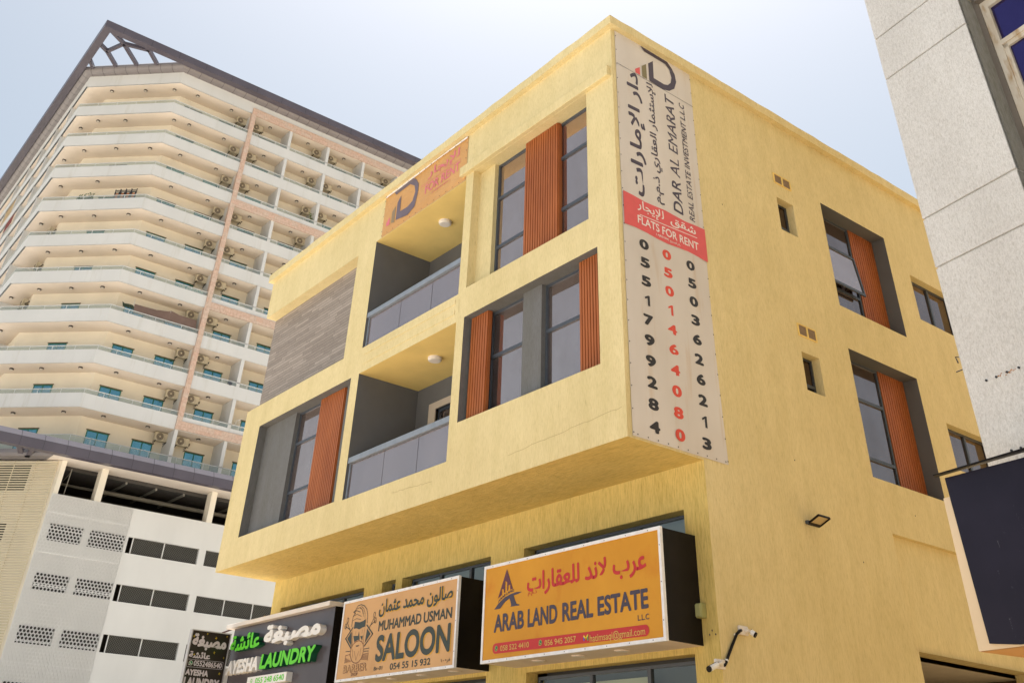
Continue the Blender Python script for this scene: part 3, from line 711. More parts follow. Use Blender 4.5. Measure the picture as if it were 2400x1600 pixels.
m = mcl; m.cur = 1; rivets(m, [(-18.32+k*.253, 11.375) for k in range(15)]+[(-18.32+k*.253, 12.515) for k in range(15)]+[(-18.335, 11.5+k*.22) for k in range(5)]+[(-14.81, 11.5+k*.22) for k in range(5)], FP, WR+.004, .013); m.build('banner_cloth', [M_OBAN, M_SCREW], t, smooth=True)

# ================================================================== SHOP SIGNS
def sign_box(t, y, x0, x1, z0, z1, face, dlx, border=.035):
    FPs = PX(y)
    m = MB()      # casing: sides and top black
    m.face([(x1, y, z0), (x1, YG, z0), (x1, YG, z1), (x1, y, z1)]); m.face([(x0, y, z0), (x0, YG, z0), (x0, YG, z1), (x0, y, z1)]); m.face([(x0, y, z1), (x1, y, z1), (x1, YG, z1), (x0, YG, z1)])
    m.build('casing', M_BLACK, t)
    m = MB(); m.face([(x0, y, z0), (x1, y, z0), (x1, YG, z0), (x0, YG, z0)]); so = m.build('soffit', M_SOFF, t)
    for x in dlx:
        m = MB(); m.tube([(x, y+.38, z0), (x, y+.38, z0-.012)], .12, 22); m.cur = 1; m.tube([(x, y+.38, z0-.012), (x, y+.38, z0-.016)], .095, 22); m.build('downlight', [M_SOFF, M_LAMP], so)
    m = MB(); m.face([FPs(x0, z0), FPs(x1, z0), FPs(x1, z1), FPs(x0, z1)]); m.build('face_panel', face, t)
    m = MB(); b = border
    mbox(m, FPs, x0-.012, x1+.012, z1-b, z1+.012, -.04, .014); mbox(m, FPs, x0-.012, x1+.012, z0-.012, z0+b, -.04, .014); mbox(m, FPs, x0-.012, x0+b, z0+b, z1-b, -.04, .014); mbox(m, FPs, x1-b, x1+.012, z0+b, z1-b, -.04, .014)
    m.cur = 1
    for k in range(9):
        m.disc(FPs, x0+(x1-x0)*(k+.5)/9, z0+b*.4, .009, .0155, 6); m.disc(FPs, x0+(x1-x0)*(k+.5)/9, z1-b*.4, .009, .0155, 6)
    for k in range(3): m.disc(FPs, x1-b*.4, z0+(z1-z0)*(k+.5)/3, .009, .0155, 6)
    m.build('border', [M_WHITEF, M_SCREW], t)
    return FPs
def wa_icon(m, mp, u, v, r, w, a, b):
    """round green messenger badge with a handset"""
    m.cur = b; m.disc(mp, u, v, r, w, 18); m.poly([(u-r*.95, v-r*1.05), (u-r*.2, v-r*.8), (u-r*.8, v-r*.2)], mp, w)
    m.cur = a; m.disc(mp, u, v, r*.84, w+.002, 18); m.cur = b
    m.stroke([(u-r*.38, v+r*.38), (u-r*.30, v-r*.05), (u+r*.05, v-r*.32), (u+r*.42, v-r*.36)], mp, w+.004, r*.26)
t = thing('amber_shop_sign', 'amber shop sign box with red arabic and dark latin lettering', 'shop sign', (-12.45, 11.3, 1.95))
S1 = sign_box(t, 10.9, -14.61, -10.31, 1.965, 3.445, M_S1, (-13.55, -12.57, -11.59))
w1 = .006
m = MB(); text(m, 'عرب لاند للعقارات', S1, -13.42, -10.62, 2.83, 3.20, w1, .026, ar=True); text(m, 'ذ.م.م', S1, -13.39, -13.16, 2.845, 2.925, w1, .004, ar=True); m.build('arabic_lettering', M_REDS, t)
for st, q, bb in (('ARAB', (-14.29, -13.483, 2.39, 2.66), .034), ('LAND', (-13.385, -12.64, 2.39, 2.66), .034), ('REAL', (-12.52, -11.80, 2.39, 2.66), .034), ('ESTATE', (-11.70, -10.616, 2.39, 2.66), .034), ('L.L.C', (-10.846, -10.616, 2.25, 2.324), .012)):
    m = MB(); text(m, st, S1, *q, w1, bb); m.build('name_word', M_INK, t)
m = MB(); pl = [(-14.225, 2.075), (-10.70, 2.042)]; ar_ = [(-10.70+.075*math.sin(a), 2.115-.073*math.cos(a)) for a in [k*math.pi/8 for k in range(9)]]; al_ = [(-14.225-.078*math.sin(a), 2.153+.077*math.cos(a)) for a in [k*math.pi/8 for k in range(9)]]
m.poly(ar_+al_, S1, w1); m.build('contact_pill', M_REDS, t)
for st, q, bb in (('058 522 4410', (-14.09, -13.335, 2.105, 2.185), .012), ('056 945 2057', (-12.94, -12.195, 2.092, 2.172), .012), ('hatimsaqi@gmail.com', (-11.88, -10.705, 2.032, 2.162), .008)):
    m = MB(); text(m, st, S1, *q, w1+.004, bb); m.build('phone_line' if st[0] == '0' else 'email_line', M_TAN, t)
m = MB(); wa_icon(m, S1, -14.195, 2.152, .042, w1+.004, 0, 1); wa_icon(m, S1, -13.045, 2.146, .042, w1+.004, 0, 1); m.build('messenger_icon', [M_WAG, M_TAN], t)
m = MB()
def strip(c, pts): m.cur = c; m.stroke(pts, S1, w1+.004+c*.001, .024)
strip(0, [(-12.01, 2.095), (-12.01, 2.15)]); strip(1, [(-11.922, 2.092), (-11.922, 2.16)]); strip(2, [(-12.01, 2.152), (-11.966, 2.115), (-11.922, 2.157)]); m.build('mail_icon', [M_BLUE, M_MGREEN, M_YSTAR], t)
m = MB(); m.poly([(-13.975, 3.343), (-14.205, 2.903), (-14.097, 2.951), (-14.105, 3.046), (-14.046, 3.028), (-14.037, 2.971), (-14.011, 2.976), (-14.014, 3.16), (-13.959, 3.131), (-13.956, 2.994), (-13.928, 2.999), (-13.925, 3.076), (-13.877, 3.088), (-13.87, 3.005), (-13.798, 3.012)], S1, w1)
m.cur = 1; m.poly([(-14.299, 2.743), (-14.177, 2.83), (-14.022, 2.901), (-13.856, 2.936), (-13.691, 2.949), (-13.547, 2.937), (-13.638, 2.917), (-13.772, 2.906), (-13.726, 2.823), (-13.683, 2.766), (-13.611, 2.753), (-13.615, 2.739), (-13.846, 2.743), (-13.832, 2.765), (-13.85, 2.819), (-13.879, 2.874), (-14.018, 2.825), (-14.129, 2.743)], S1, w1)
AP = lambda u, v, w: S1(u, v+.135*((u+14.2)/.44)-.03*((u+13.98)/.22)**2+.03, w)
text(m, 'ARAB LAND', AP, -14.20, -13.765, 2.832, 2.872, w1, .02, .1); m.build('logo', [M_MAROON, M_INK], t)

t = thing('peach_shop_sign', 'peach barber shop sign box with a bearded face drawing', 'shop sign', (-17.46, 11.3, 1.95))
S2s = sign_box(t, 10.9, -19.53, -15.40, 1.962, 3.405, M_S2, (-17.97, -16.93, -15.91, -19.05))
def halo(mb, s, u0, u1, v0, v1, **k):
    mb.cur = 1; text(mb, s, S2s, u0+.022, u1+.022, v0-.014, v1-.014, w1, **k); mb.cur = 0; text(mb, s, S2s, u0, u1, v0, v1, w1+.003, **k)
m = MB(); halo(m, 'صالون محمد عثمان', -18.10, -15.56, 2.985, 3.30, bold=.028, ar=True); m.build('arabic_lettering', [M_INKG, M_GOLD], t)
for st, q, bb, nm_ in (('MUHAMMAD', (-18.06, -16.55, 2.737, 2.92), .026, 'name_line'), ('USMAN', (-16.47, -15.555, 2.737, 2.92), .026, 'name_line'), ('054 55 15 932', (-17.50, -16.14, 2.046, 2.156), .02, 'phone_line'), ('Br-01', (-18.075, -17.77, 2.07, 2.135), .012, 'branch_line')):
    m = MB(); text(m, st, S2s, *q, w1, bb); m.build(nm_, M_INKG, t)
m = MB(); text(m, 'فرع - ١', S2s, -15.81, -15.53, 2.035, 2.115, w1, .008, ar=True); m.build('branch_line', M_INKG, t)
m = MB(); halo(m, 'SALOON', -18.065, -15.555, 2.205, 2.67, bold=.035); m.build('name_lettering', [M_INKG, M_GOLD], t)
m = MB(); K = lambda *p, wd=.011, cl=False: m.stroke(p, S2s, w1, wd*1.25, cl)
K((-19.121, 2.918), (-19.117, 3.027), (-19.104, 3.11), (-19.028, 3.149), (-19.114, 3.185), (-19.023, 3.213), (-18.999, 3.246), (-18.954, 3.287), (-18.826, 3.294), (-18.687, 3.255), (-18.585, 3.184), (-18.531, 3.09), (-18.515, 2.932))
K((-18.974, 3.234), (-18.878, 3.244), (-18.77, 3.198), (-18.718, 3.118), wd=.008); K((-19.078, 3.174), (-18.998, 3.201), (-18.836, 3.16), wd=.01); K((-19.093, 3.105), (-18.959, 3.132), (-18.772, 3.074), wd=.007); K((-19.095, 3.025), (-18.96, 3.052), (-18.779, 3.015), wd=.007)
K((-18.82, 3.27), (-18.70, 3.20), (-18.63, 3.10), (-18.62, 3.02), wd=.007); K((-18.86, 3.25), (-18.74, 3.18), (-18.68, 3.06), wd=.006)
for p in ([(-19.062, 2.898), (-19.309, 2.716), (-19.051, 2.525)], [(-18.516, 2.893), (-18.257, 2.716), (-18.532, 2.524)]): m.stroke(p, S2s, w1, .026)
m.poly([(-19.011, 2.997), (-18.81, 2.969), (-18.685, 2.982), (-18.585, 3.007), (-18.575, 2.874), (-18.688, 2.864), (-18.799, 2.84), (-18.914, 2.87), (-19.022, 2.869)], S2s, w1)
m.poly([(-19.097, 2.827), (-19.241, 2.711), (-19.038, 2.558)], S2s, w1); m.poly([(-18.491, 2.832), (-18.341, 2.723), (-18.524, 2.576)], S2s, w1)
m.poly([(-19.01, 2.741), (-18.824, 2.725), (-18.801, 2.806), (-18.741, 2.651), (-18.827, 2.653), (-18.937, 2.623)], S2s, w1); m.poly([(-18.736, 2.713), (-18.63, 2.714), (-18.641, 2.628)], S2s, w1); m.poly([(-18.877, 2.558), (-18.728, 2.556), (-18.766, 2.537), (-18.84, 2.536)], S2s, w1)
for a, b in (((-19.322, 3.051), (-19.156, 2.842)), ((-18.25, 3.053), (-18.41, 2.839))):
    d = -1 if a[0] < -19 else 1
    m.stroke([(a[0]-.01*d, a[1]-.05), b], S2s, w1, .014); m.stroke([(a[0]+.05*d, a[1]-.11), (b[0]+.02*d, b[1]+.03)], S2s, w1, .014)
    for cu, cv in ((a[0]-.012*d, a[1]), (a[0]+.045*d, a[1]-.105)): m.stroke([(cu+.035*math.cos(k), cv+.048*math.sin(k)) for k in [x*.63 for x in range(10)]], S2s, w1, .012, True)
for p in ([(-19.244, 2.477), (-19.07, 2.474)], [(-18.53, 2.472), (-18.334, 2.474)], [(-18.531, 2.434), (-18.343, 2.425)]): m.stroke(p, S2s, w1, .013)
m.cur = 1
K((-18.759, 2.638), (-18.65, 2.61), (-18.583, 2.561), (-18.546, 2.454), (-18.56, 2.37), (-18.604, 2.307), (-18.68, 2.26), (-18.776, 2.244), (-18.88, 2.26), (-18.958, 2.294), (-19.051, 2.405), (-19.041, 2.529), (-18.99, 2.58), (-18.933, 2.608), (-18.85, 2.632), wd=.011, cl=True)
K((-19.058, 2.843), (-19.054, 2.744), (-18.997, 2.565), wd=.007); K((-18.575, 2.87), (-18.60, 2.70), (-18.56, 2.56), wd=.006)
K((-18.98, 2.50), (-18.93, 2.35), wd=.006); K((-18.90, 2.46), (-18.80, 2.30), (-18.72, 2.45), wd=.006); K((-18.65, 2.50), (-18.66, 2.36), wd=.006); K((-18.92, 2.82), (-18.94, 2.76), wd=.006); K((-18.66, 2.83), (-18.68, 2.76), wd=.006)
K((-19.232, 2.274), (-19.225, 2.408), (-19.043, 2.414), wd=.008); K((-18.538, 2.378), (-18.345, 2.39), (-18.346, 2.261), wd=.008)
for k in range(13):
    m.stroke([(-19.21+k*.018, 2.28), (-19.21+k*.018, 2.36-.005*k)], S2s, w1, .006)
    m.stroke([(-18.58+k*.018, 2.27+.02*(1-k/13)), (-18.58+k*.018, 2.37)], S2s, w1, .006)
m.build('barber_drawing', [M_INKG, M_FADE], t)
m = MB(); text(m, 'BARBER', S2s, -19.255, -18.345, 2.094, 2.232, w1, .03); m.cur = 1; text(m, 'BARBER', S2s, -19.240, -18.36, 2.104, 2.222, w1+.003, -.006); m.cur = 0; text(m, 'SHOP', S2s, -18.925, -18.67, 2.028, 2.083, w1, .008); m.build('barber_lettering', [M_FADE, M_S2], t)

t = thing('slate_shop_sign', 'dark slate laundry sign with raised white and green letters under a white cap', 'shop sign', (-22.4, 11.3, 1.95))
Y3 = 11.0; S3 = PX(Y3)
m = MB(); m.box(-25.12, -20.08, Y3, YG+.0, 1.98, 3.41); m.build('casing', M_BLACK, t)
m = MB(); m.face([S3(-25.11, 1.985, .006), S3(-20.09, 1.985, .006), S3(-20.09, 3.40, .006), S3(-25.11, 3.40, .006)]); m.build('face_panel', M_S3, t)
m = MB(); m.box(-25.30, -20.09, Y3-.16, YG, 3.41, 3.50); m.build('cap', M_CAP, t, bevel=.008)
DEP = .15
m = MB(); text(m, 'مصبغة', S3, -23.05, -20.35, 2.80, 3.28, .01, .05, ar=True, depth=DEP); m.build('white_arabic_letters', M_WHITE, t)
m = MB(); text(m, 'عائشة', S3, -24.85, -23.25, 2.87, 3.22, .01, .04, ar=True, depth=DEP, sidemat=1); m.build('green_arabic_letters', [M_GREENL, M_GREEND], t)
m = MB(); text(m, 'AYESHA', S3, -24.85, -23.15, 2.385, 2.68, .01, .045, .1, depth=DEP); m.build('white_letters', M_WHITE, t)
m = MB(); text(m, 'LAUNDRY', S3, -23.05, -20.45, 2.395, 2.70, .01, .045, .12, depth=DEP, sidemat=1); m.build('green_letters', [M_GREENL, M_GREEND], t)
m = MB(); mbox(m, S3, -23.55, -21.62, 2.09, 2.27, .01, .16); pb = m.build('phone_plate', M_WHITE, t)
m = MB(); text(m, '055 248 6540', S3, -23.12, -21.72, 2.12, 2.235, .164, .022); m.stroke([(-23.32+.05*math.cos(k), 2.18+.045*math.sin(k)) for k in [x*.7 for x in range(9)]], S3, .164, .012, True); m.stroke([(-23.34, 2.20), (-23.33, 2.17), (-23.29, 2.165)], S3, .164, .014); m.build('phone_number', M_GREENL, pb)

t = thing('blade_sign', 'black upright blade sign with yellow sparkles at the left end of the shops', 'shop sign', (-25.06, 10.35, 1.0))
BP = PY(-25.0)
m = MB(); m.box(-25.12, -25.0, 9.885, 10.855, 1.35, 3.262); m.build('box', M_S4, t)
m = MB()
for q in ((9.86, 9.885, 1.35, 3.285), (10.855, 10.88, 1.35, 3.285), (9.885, 10.855, 3.262, 3.285), (9.885, 10.855, 1.33, 1.35)): mbox(m, BP, *q, -.13, .012)
m.build('frame', M_SILVER, t)
m = MB(); text(m, 'مصبغة', BP, 9.92, 10.80, 2.87, 3.21, .006, .055, ar=True); text(m, 'عائشة', BP, 9.90, 10.446, 2.69, 2.83, .006, .04, ar=True)
text(m, '0552486540', BP, 10.06, 10.775, 2.53, 2.645, .006, .03); text(m, 'AYESHA', BP, 9.90, 10.475, 2.33, 2.46, .006, .055); text(m, 'LAUNDRY', BP, 9.90, 10.79, 2.10, 2.295, .006, .055)
m.stroke([(9.905, 2.50), (10.79, 2.513), (10.80, 2.53), (10.80, 2.655), (10.79, 2.668), (9.905, 2.655), (9.893, 2.64), (9.893, 2.52)], BP, .006, .006, True); m.build('lettering', simple('print_lilac_white', (.62, .58, .62), .45), t)
m = MB(); wa_icon(m, BP, 9.985, 2.583, .05, .006, 0, 1); m.build('messenger_icon', [M_WAG, M_BWHITE], t)
m = MB()
for y, z in ((9.933, 3.141), (10.263, 3.222), (10.499, 3.151), (10.775, 3.215), (10.522, 2.843), (10.023, 2.761), (10.786, 2.757), (10.75, 2.421)):
    s = random.uniform(.03, .05); P = []
    for k in range(8):
        a = k*math.pi/4+.3; r = s if k % 2 == 0 else s*.22
        P.append((y+r*math.cos(a)*.8, z+r*math.sin(a)))
    m.poly(P, BP, .008)
m.build('sparkles', M_YSTAR, t)
m = MB(); m.box(-25.05, -24.98, 10.9, 10.98, 1.0, 2.55); m.build('fixing_post', M_WHITE, t)
t = thing('sign_pole', 'thin dark red pipe running above the blade sign to the wall', 'pole', (-26, 11.2, 3.6))
m = MB(); m.tube([(-25.9, 11.02, 3.40), (-24.2, 11.30, 3.63), (-23.4, 11.55, 3.66)], .022, 8); m.build('pipe', M_STEEL, t)
m = MB()
for x, y, z in ((-24.95, 11.18, 3.53), (-24.9, 11.19, 3.535), (-24.2, 11.30, 3.63)): m.tube([(x, y, z), (x+.03, y+.005, z+.004)], .028, 8)
m.build('joint', M_GOLD, t)

# ================================================================== TOWER
HF = 3.1; Z0 = 48.78
def zi(i): return Z0-HF*i
KX, KY, LX, LY = -67.3, 15.48, -73.3, 9.48
XE, YE = -116.0, 48.0
PATH = [(XE, LY), (LX, LY), (KX, KY), (KX, YE)]
tw = thing('apartment_tower', 'cream high-rise with stacked white balconies and a dark purple roof brim', 'tower', (-85, 28, GZ))
NF = 11
BD = 1.9
for i in range(NF):
    z = zi(i)
    if i < NF-1:
        o = part('balcony_parapet', M_TWHITE, tw, lambda m: m.sweep(PATH, [(0, z), (0, z+.95 if i else z+1.12), (-.12, z+.95 if i else z+1.12), (-.12, z+.0)], False))
        part('balcony_soffit', M_TSOFF, tw, lambda m: m.sweep(PATH, [(-.12, z+.003), (-BD-.05, z+.003)]))
    else:
        part('balcony_soffit', M_TSOFF, tw, lambda m: m.sweep(PATH, [(0, z+.15), (-BD-.05, z+.15)]))
    if i:
        part('back_wall', M_TCREAM, tw, lambda m: m.sweep(PATH, [(-BD, z), (-BD, z+HF)]))
        r = part('balcony_railing', M_TWHITE, tw, lambda m: (m.sweep(PATH, [(-.07, z+1.225), (-.02, z+1.225), (-.02, z+1.27), (-.07, z+1.27)], True)))
        zb = z+.95 if i < NF-1 else z+.3
        part('rail_glass', M_TGLASS, r, lambda m: m.sweep(PATH, [(-.045, zb), (-.045, z+1.225)]))
        def posts(m):
            for y in [KY+.02]+[KY+1.35+k*2.0 for k in range(16)]: m.box(KX-.06, KX-.035, y, y+.025, zb, z+1.23)
            for k in range(1, 5):
                x = LX+(KX-LX)*k/5; y = LY+(KY-LY)*k/5; m.bar((x-.03, y+.03, zb), (x-.03, y+.03, z+1.23), .03, .03, (1, 1, 0))
        part('rail_posts', M_TWHITE, r, posts)
# dividers between the flats
for i in range(1, NF):
    z = zi(i); top = z+HF
    for y in (22.36, 26.12, 29.97, 33.75, 37.6):
        if y == 22.36 and i < NF-1: fn = lambda m: m.box(KX-BD, KX-.3, y-.1, y+.1, z+.2, top)
        else: fn = lambda m: m.box(KX-BD, KX-.02, y-.13, y+.13, z+.9 if i < NF-1 else z+.1, top)
        part('divider_wall', M_TWHITE, tw, fn)
    for x in (-77.3, -81.6, -85.9, -90.2, -94.5): part('left_divider_wall', M_TWHITE, tw, lambda m: m.box(x-.1, x+.1, LY+.02, LY+BD, z+.9, top))  # the same dividers along the left facade
# pink stone pilaster and bands
zp0 = 20.89
part('pink_pilaster', M_PINK, tw, lambda m: m.box(KX-.3, KX+.10, 22.17, 22.56, 21.5, 49.32))
for zb, zt in ((48.63, 49.33), (39.33, 40.0), (30.12, 30.72), (20.89, 21.5)):
    part('pink_band', M_PINK, tw, lambda m: m.box(KX-.05, KX+.09, 22.17 if zb < 21 else 22.56, YE, zb, zt))
# windows on the back walls
def twin(mp, u0, u1, z0, z1):
    def f(m):
        for q in ((u0, u0+.06, z0, z1), (u1-.06, u1, z0, z1), (u0+.06, u1-.06, z1-.06, z1), (u0+.06, u1-.06, z0, z0+.06), ((u0+u1)/2-.035, (u0+u1)/2+.035, z0+.06, z1-.06)): mbox(m, mp, *q, -.02, .03)
    o = part('window', M_TFRAME, tw, f)
    m = MB(); m.face([mp(u0, z0, .008), mp(u1, z0, .008), mp(u1, z1, .008), mp(u0, z1, .008)]); m.build('pane', M_TWIN, o)
    m = MB(); mbox(m, mp, u0-.06, u1+.06, z1, z1+.07, 0, .05); m.build('lintel_trim', simple_brown, o)
simple_brown = simple('brown_trim', (.13, .095, .06), .7)
BW = PY(KX-BD)
q45 = math.sqrt(.5); CB = (-69.2+.0, 16.25)     # chamfer back wall start (near the corner)
CH = lambda u, v, w=0: (CB[0]-u*q45+w*q45, CB[1]-u*q45-w*q45, v)
for i in range(1, NF):
    z = zi(i)
    twin(BW, 16.88, 18.4, z+.3, z+2.28); twin(BW, 20.06, 21.53, z+.3, z+2.3)
    for y in (23.93, 27.7):
        if y < 25 or i > 3: twin(BW, y, y+1.46, z+.3, z+2.3)
    for y in (31.5, 35.3):
        if i < 5: twin(BW, y, y+1.46, z+.3, z+2.3)
    twin(CH, 2.86, 4.28, z+.3, z+2.22)
# roof brim: gutter, beams, corner trellis
GUT = ([(0, 49.88), (.3, 49.90), (.5, 49.98), (.62, 50.12), (.68, 50.3), (.66, 50.46), (.58, 50.58), (-.4, 50.6)])
def seams(m, path, prof, step):
    for a, b in zip(path, path[1:]):
        a = Vector(a); b = Vector(b); L = (b-a).length; d = (b-a)/L; n = Vector((d.y, -d.x))
        for k in range(int(L/step)+1):
            p = a+d*(k*step+.3)
            if k*step+.3 > L: break
            for (o0, z0), (o1, z1) in zip(prof, prof[1:]):
                q0 = p+n*(o0+.004); q1 = p+n*(o1+.004)
                m.face([(q0.x-d.x*.015, q0.y-d.y*.015, z0-.003), (q0.x+d.x*.015, q0.y+d.y*.015, z0-.003), (q1.x+d.x*.015, q1.y+d.y*.015, z1-.003), (q1.x-d.x*.015, q1.y-d.y*.015, z1-.003)])
def gutter(m):
    m.sweep(PATH, GUT); m.cur = 1; seams(m, PATH, [(.0, 49.876), (.3, 49.896), (.5, 49.976), (.62, 50.116), (.68, 50.3)], 1.05)
part('gutter', [M_GUTTER, M_SEAM], tw, gutter)
OX, OY = KX+1.3, LY-1.3
def brim(m, ox, oy, wd, zb, zt, ex, ey):
    m.hexa([(ox-wd, oy+wd, zb), (ox, oy, zb), (ox, ey, zb), (ox-wd, ey, zb)], [(ox-wd, oy+wd, zt), (ox, oy, zt), (ox, ey, zt), (ox-wd, ey, zt)])
    m.hexa([(ex, oy, zb), (ox, oy, zb), (ox-wd, oy+wd, zb), (ex, oy+wd, zb)], [(ex, oy, zt), (ox, oy, zt), (ox-wd, oy+wd, zt), (ex, oy+wd, zt)])
def rbrim(m):
    brim(m, OX, OY, .62, 50.08, 50.74, XE, YE); m.cur = 1
    for k in range(15): m.box(OX, OX+.006, OY+1.5+k*2.4, OY+1.525+k*2.4, 50.08, 50.74)
part('roof_brim', [M_PURPLE, M_SEAM], tw, rbrim)
tr = [((-66.55, 8.75), (-67.55, 10.2)), ((-67.55, 10.2), (-69.62, 12.1)), ((-69.02, 8.8), (-69.5, 9.5)), ((-69.5, 9.5), (-70.95, 10.75)), ((-66.6, 11.7), (-67.0, 12.2)), ((-67.0, 12.2), (-68.35, 13.4)), ((-71.7, 8.8), (-72.5, 9.3)), ((-69.5, 9.5), (-67.7, 10.2)), ((-67.6, 10.2), (-67.0, 12.2))]
part('corner_trellis', M_PURPLE, tw, lambda m: [m.bar((a[0], a[1], 50.36), (b[0], b[1], 50.36), .26, .30) for a, b in tr])
def cap_roof(m):
    m.face([(XE, LY, 50.6), (LX, LY, 50.6), (KX, KY, 50.6), (KX, YE, 50.6), (XE, YE, 50.6)])
    m.face([(XE, YE, GZ), (KX, YE, GZ), (KX, YE, 50.6), (XE, YE, 50.6)]); m.face([(XE, LY, GZ), (XE, YE, GZ), (XE, YE, 50.6), (XE, LY, 50.6)])
part('roof_deck', M_CONC, tw, cap_roof)
# podium brim
PO = 2.0
part('podium_gutter', M_GUTTER, tw, lambda m: m.sweep(PATH, [(0, 17.36), (.9, 17.36), (1.1, 17.5), (1.1, 17.75), (0, 17.9)]))
def pbrim(m):
    brim(m, KX+PO, LY-PO, .55, 17.17, 17.76, XE, YE); m.cur = 1
    for k in range(25): m.box(KX+PO, KX+PO+.006, LY-PO+.5+k*1.42, LY-PO+.52+k*1.42, 17.17, 17.76)
part('podium_brim', [M_PURPLE, M_SEAM], tw, pbrim)
def strip2(m):
    m.hexa([(KX+PO-.5, LY-PO+.5, 17.764), (KX+PO-.012, LY-PO, 17.764), (KX+PO-.012, YE, 17.764), (KX+PO-.5, YE, 17.764)], [(KX+PO-.5, LY-PO+.5, 18.12), (KX+PO-.22, LY-PO+.2, 18.12), (KX+PO-.22, YE, 18.12), (KX+PO-.5, YE, 18.12)])
    m.cur = 1
    for k in range(25):
        y = LY-PO+.5+k*1.42; m.bar((KX+PO-.008, y, 17.77), (KX+PO-.215, y, 18.12), .02, .012, (1, 0, .6))
part('podium_brim_cap', [M_PURPLE2, M_SEAM], tw, strip2)
part('podium_soffit', M_TSOFF, tw, lambda m: m.sweep([(KX, KY-.8), (KX, YE)], [(PO-.5, 17.34), (-1.2, 17.34)]))
part('podium_trellis', M_PURPLE, tw, lambda m: [m.bar((a[0], a[1], 17.5), (b[0], b[1], 17.5), .3, .28) for a, b in (((-65.9, 12.3), (-67.9, 13.0)), ((-66.0, 13.3), (-68.5, 13.55)), ((-66.0, 14.4), (-66.9, 15.4)), ((-65.8, 8.0), (-70.2, 12.3)), ((-68.3, 8), (-71.3, 10.8)))])
# podium: open level with columns, parking walls, screens
def pwall(m):
    hs = []
    for zt in (13.58, 10.78, 7.96, 5.1, 2.3):
        hs += [(15.95, 18.03, zt-.98, zt), (18.47, 20.75, zt-.98, zt), (20.95, 25.86, zt-.98, zt), (26.35, 32.6, zt-.98, zt), (33.2, 39, zt-.98, zt)]
    wall_with_holes(m, PY(KX), KY, YE, GZ, 15.3, hs)
    for h in hs: jambs(m, PY(KX), h, .25)
    m.face([(KX, KY, 15.3), (KX, YE, 15.3), (KX-.25, YE, 15.3), (KX-.25, KY, 15.3)])
part('podium_wall', M_PODW, tw, pwall)
part('parking_interior', simple('shade_concrete', (.06, .054, .048), .9, .15, .7), tw, lambda m: ([m.box(KX-9, KX-.26, KY+.3, YE-.1, z, z+.3) for z in (14.9, 11.9, 9.1, 6.25, 3.4, .6)], m.face([(KX-7.5, KY, GZ), (KX-7.5, YE, GZ), (KX-7.5, YE, 17.3), (KX-7.5, KY, 17.3)]), m.face([(KX-9, KY, 17.10), (KX-1.2, KY, 17.10), (KX-1.2, YE, 17.10), (KX-9, YE, 17.10)]), m.face([(KX-1.2, KY, 17.10), (KX-1.2, YE, 17.10), (KX-1.2, YE, 17.34), (KX-1.2, KY, 17.34)])))  # concrete darkened, the shade inside the parking levels put into its colour
part('parking_duct', M_MESHS, tw, lambda m: [m.tube([(KX-2.5, 18.8, 16.5), (KX-2.5, 40, 16.5)], .14, 10), m.tube([(KX-3.6, 16.5, 16.75), (KX-3.6, 40, 16.75)], .09, 8), m.tube([(KX-.7, 16.4, 17.1), (KX-.7, 16.35, 15.3)], .035, 8), m.tube([(KX-.7, 16.4, 16.9), (KX-2.5, 16.4, 16.5)], .03, 8)]+[m.box(KX-6, KX-1.2, y, y+.12, 16.95, 17.1) for y in (20.2, 22.3, 24.3, 28.3)])
for y0, y1 in ((15.5, 15.82), (18.14, 18.57), (25.92, 26.32), (33.6, 34.0)):
    part('column', M_TCREAM, tw, lambda m: m.box(KX-.85, KX-.015, y0, y1, 15.3, 17.34))
def diamond(m, mp, a, b, c, e, w, p, wd):
    """two families of thin diagonal bars clipped to the rectangle"""
    for sg in (1, -1):
        k = -int((e-c)/p)-1
        while a+k*p < b+(e-c):
            u0 = a+k*p; pts = []
            lo, hi = 0., (e-c)
            if sg == 1: lo = max(lo, a-u0); hi = min(hi, b-u0); q = lambda s: (u0+s, c+s)
            else: lo = max(lo, a-u0); hi = min(hi, b-u0); q = lambda s: (u0+s, e-s)
            if hi-lo > .02: m.stroke([q(lo), q(hi)], mp, w-(.004 if sg == 1 else 0), wd)
            k += 1
for zt in (13.58, 10.78, 7.96, 5.1):
    for y0, y1 in ((21.35, 23.43), (23.5, 25.84), (26.37, 28.38), (28.45, 30.48), (30.55, 32.58)):
        o = part('mesh_panel', M_MESHS, tw, lambda m: diamond(m, PY(KX), y0, y1, zt-.97, zt-.01, -.16, .15, .017))
    for y in (21.29, 23.43, 28.38, 30.48): part('mesh_post', M_PODW, tw, lambda m: m.box(KX-.2, KX-.12, y, y+.06, zt-.98, zt))
def kagome(m, mp, a, b, c, e, w, s, wd, th):
    """three families of straight bars: hexagonal holes with small triangles between"""
    cu, cv = (a+b)/2, (c+e)/2; R = math.hypot(b-a, e-c)
    for ang in (0, math.pi/3, 2*math.pi/3):
        d = Vector((math.cos(ang), math.sin(ang))); n = Vector((-d.y, d.x)); k = -int(R/s)-1
        while k*s < R:
            o = Vector((cu, cv))+n*((k+.5)*s); lo, hi = -1e9, 1e9
            for p0, dd, l0, l1 in ((o.x, d.x, a, b), (o.y, d.y, c, e)):
                if abs(dd) < 1e-6:
                    if not l0 < p0 < l1: lo, hi = 1, 0
                else:
                    t0, t1 = sorted(((l0-p0)/dd, (l1-p0)/dd)); lo = max(lo, t0); hi = min(hi, t1)
            if hi-lo > .03:
                p, q = o+d*lo, o+d*hi; nn = n*wd/2
                f = [(p-nn), (q-nn), (q+nn), (p+nn)]
                m.hexa([mp(x.x, x.y, w) for x in f], [mp(x.x, x.y, w+th) for x in f])
            k += 1
SC = PY(KX)
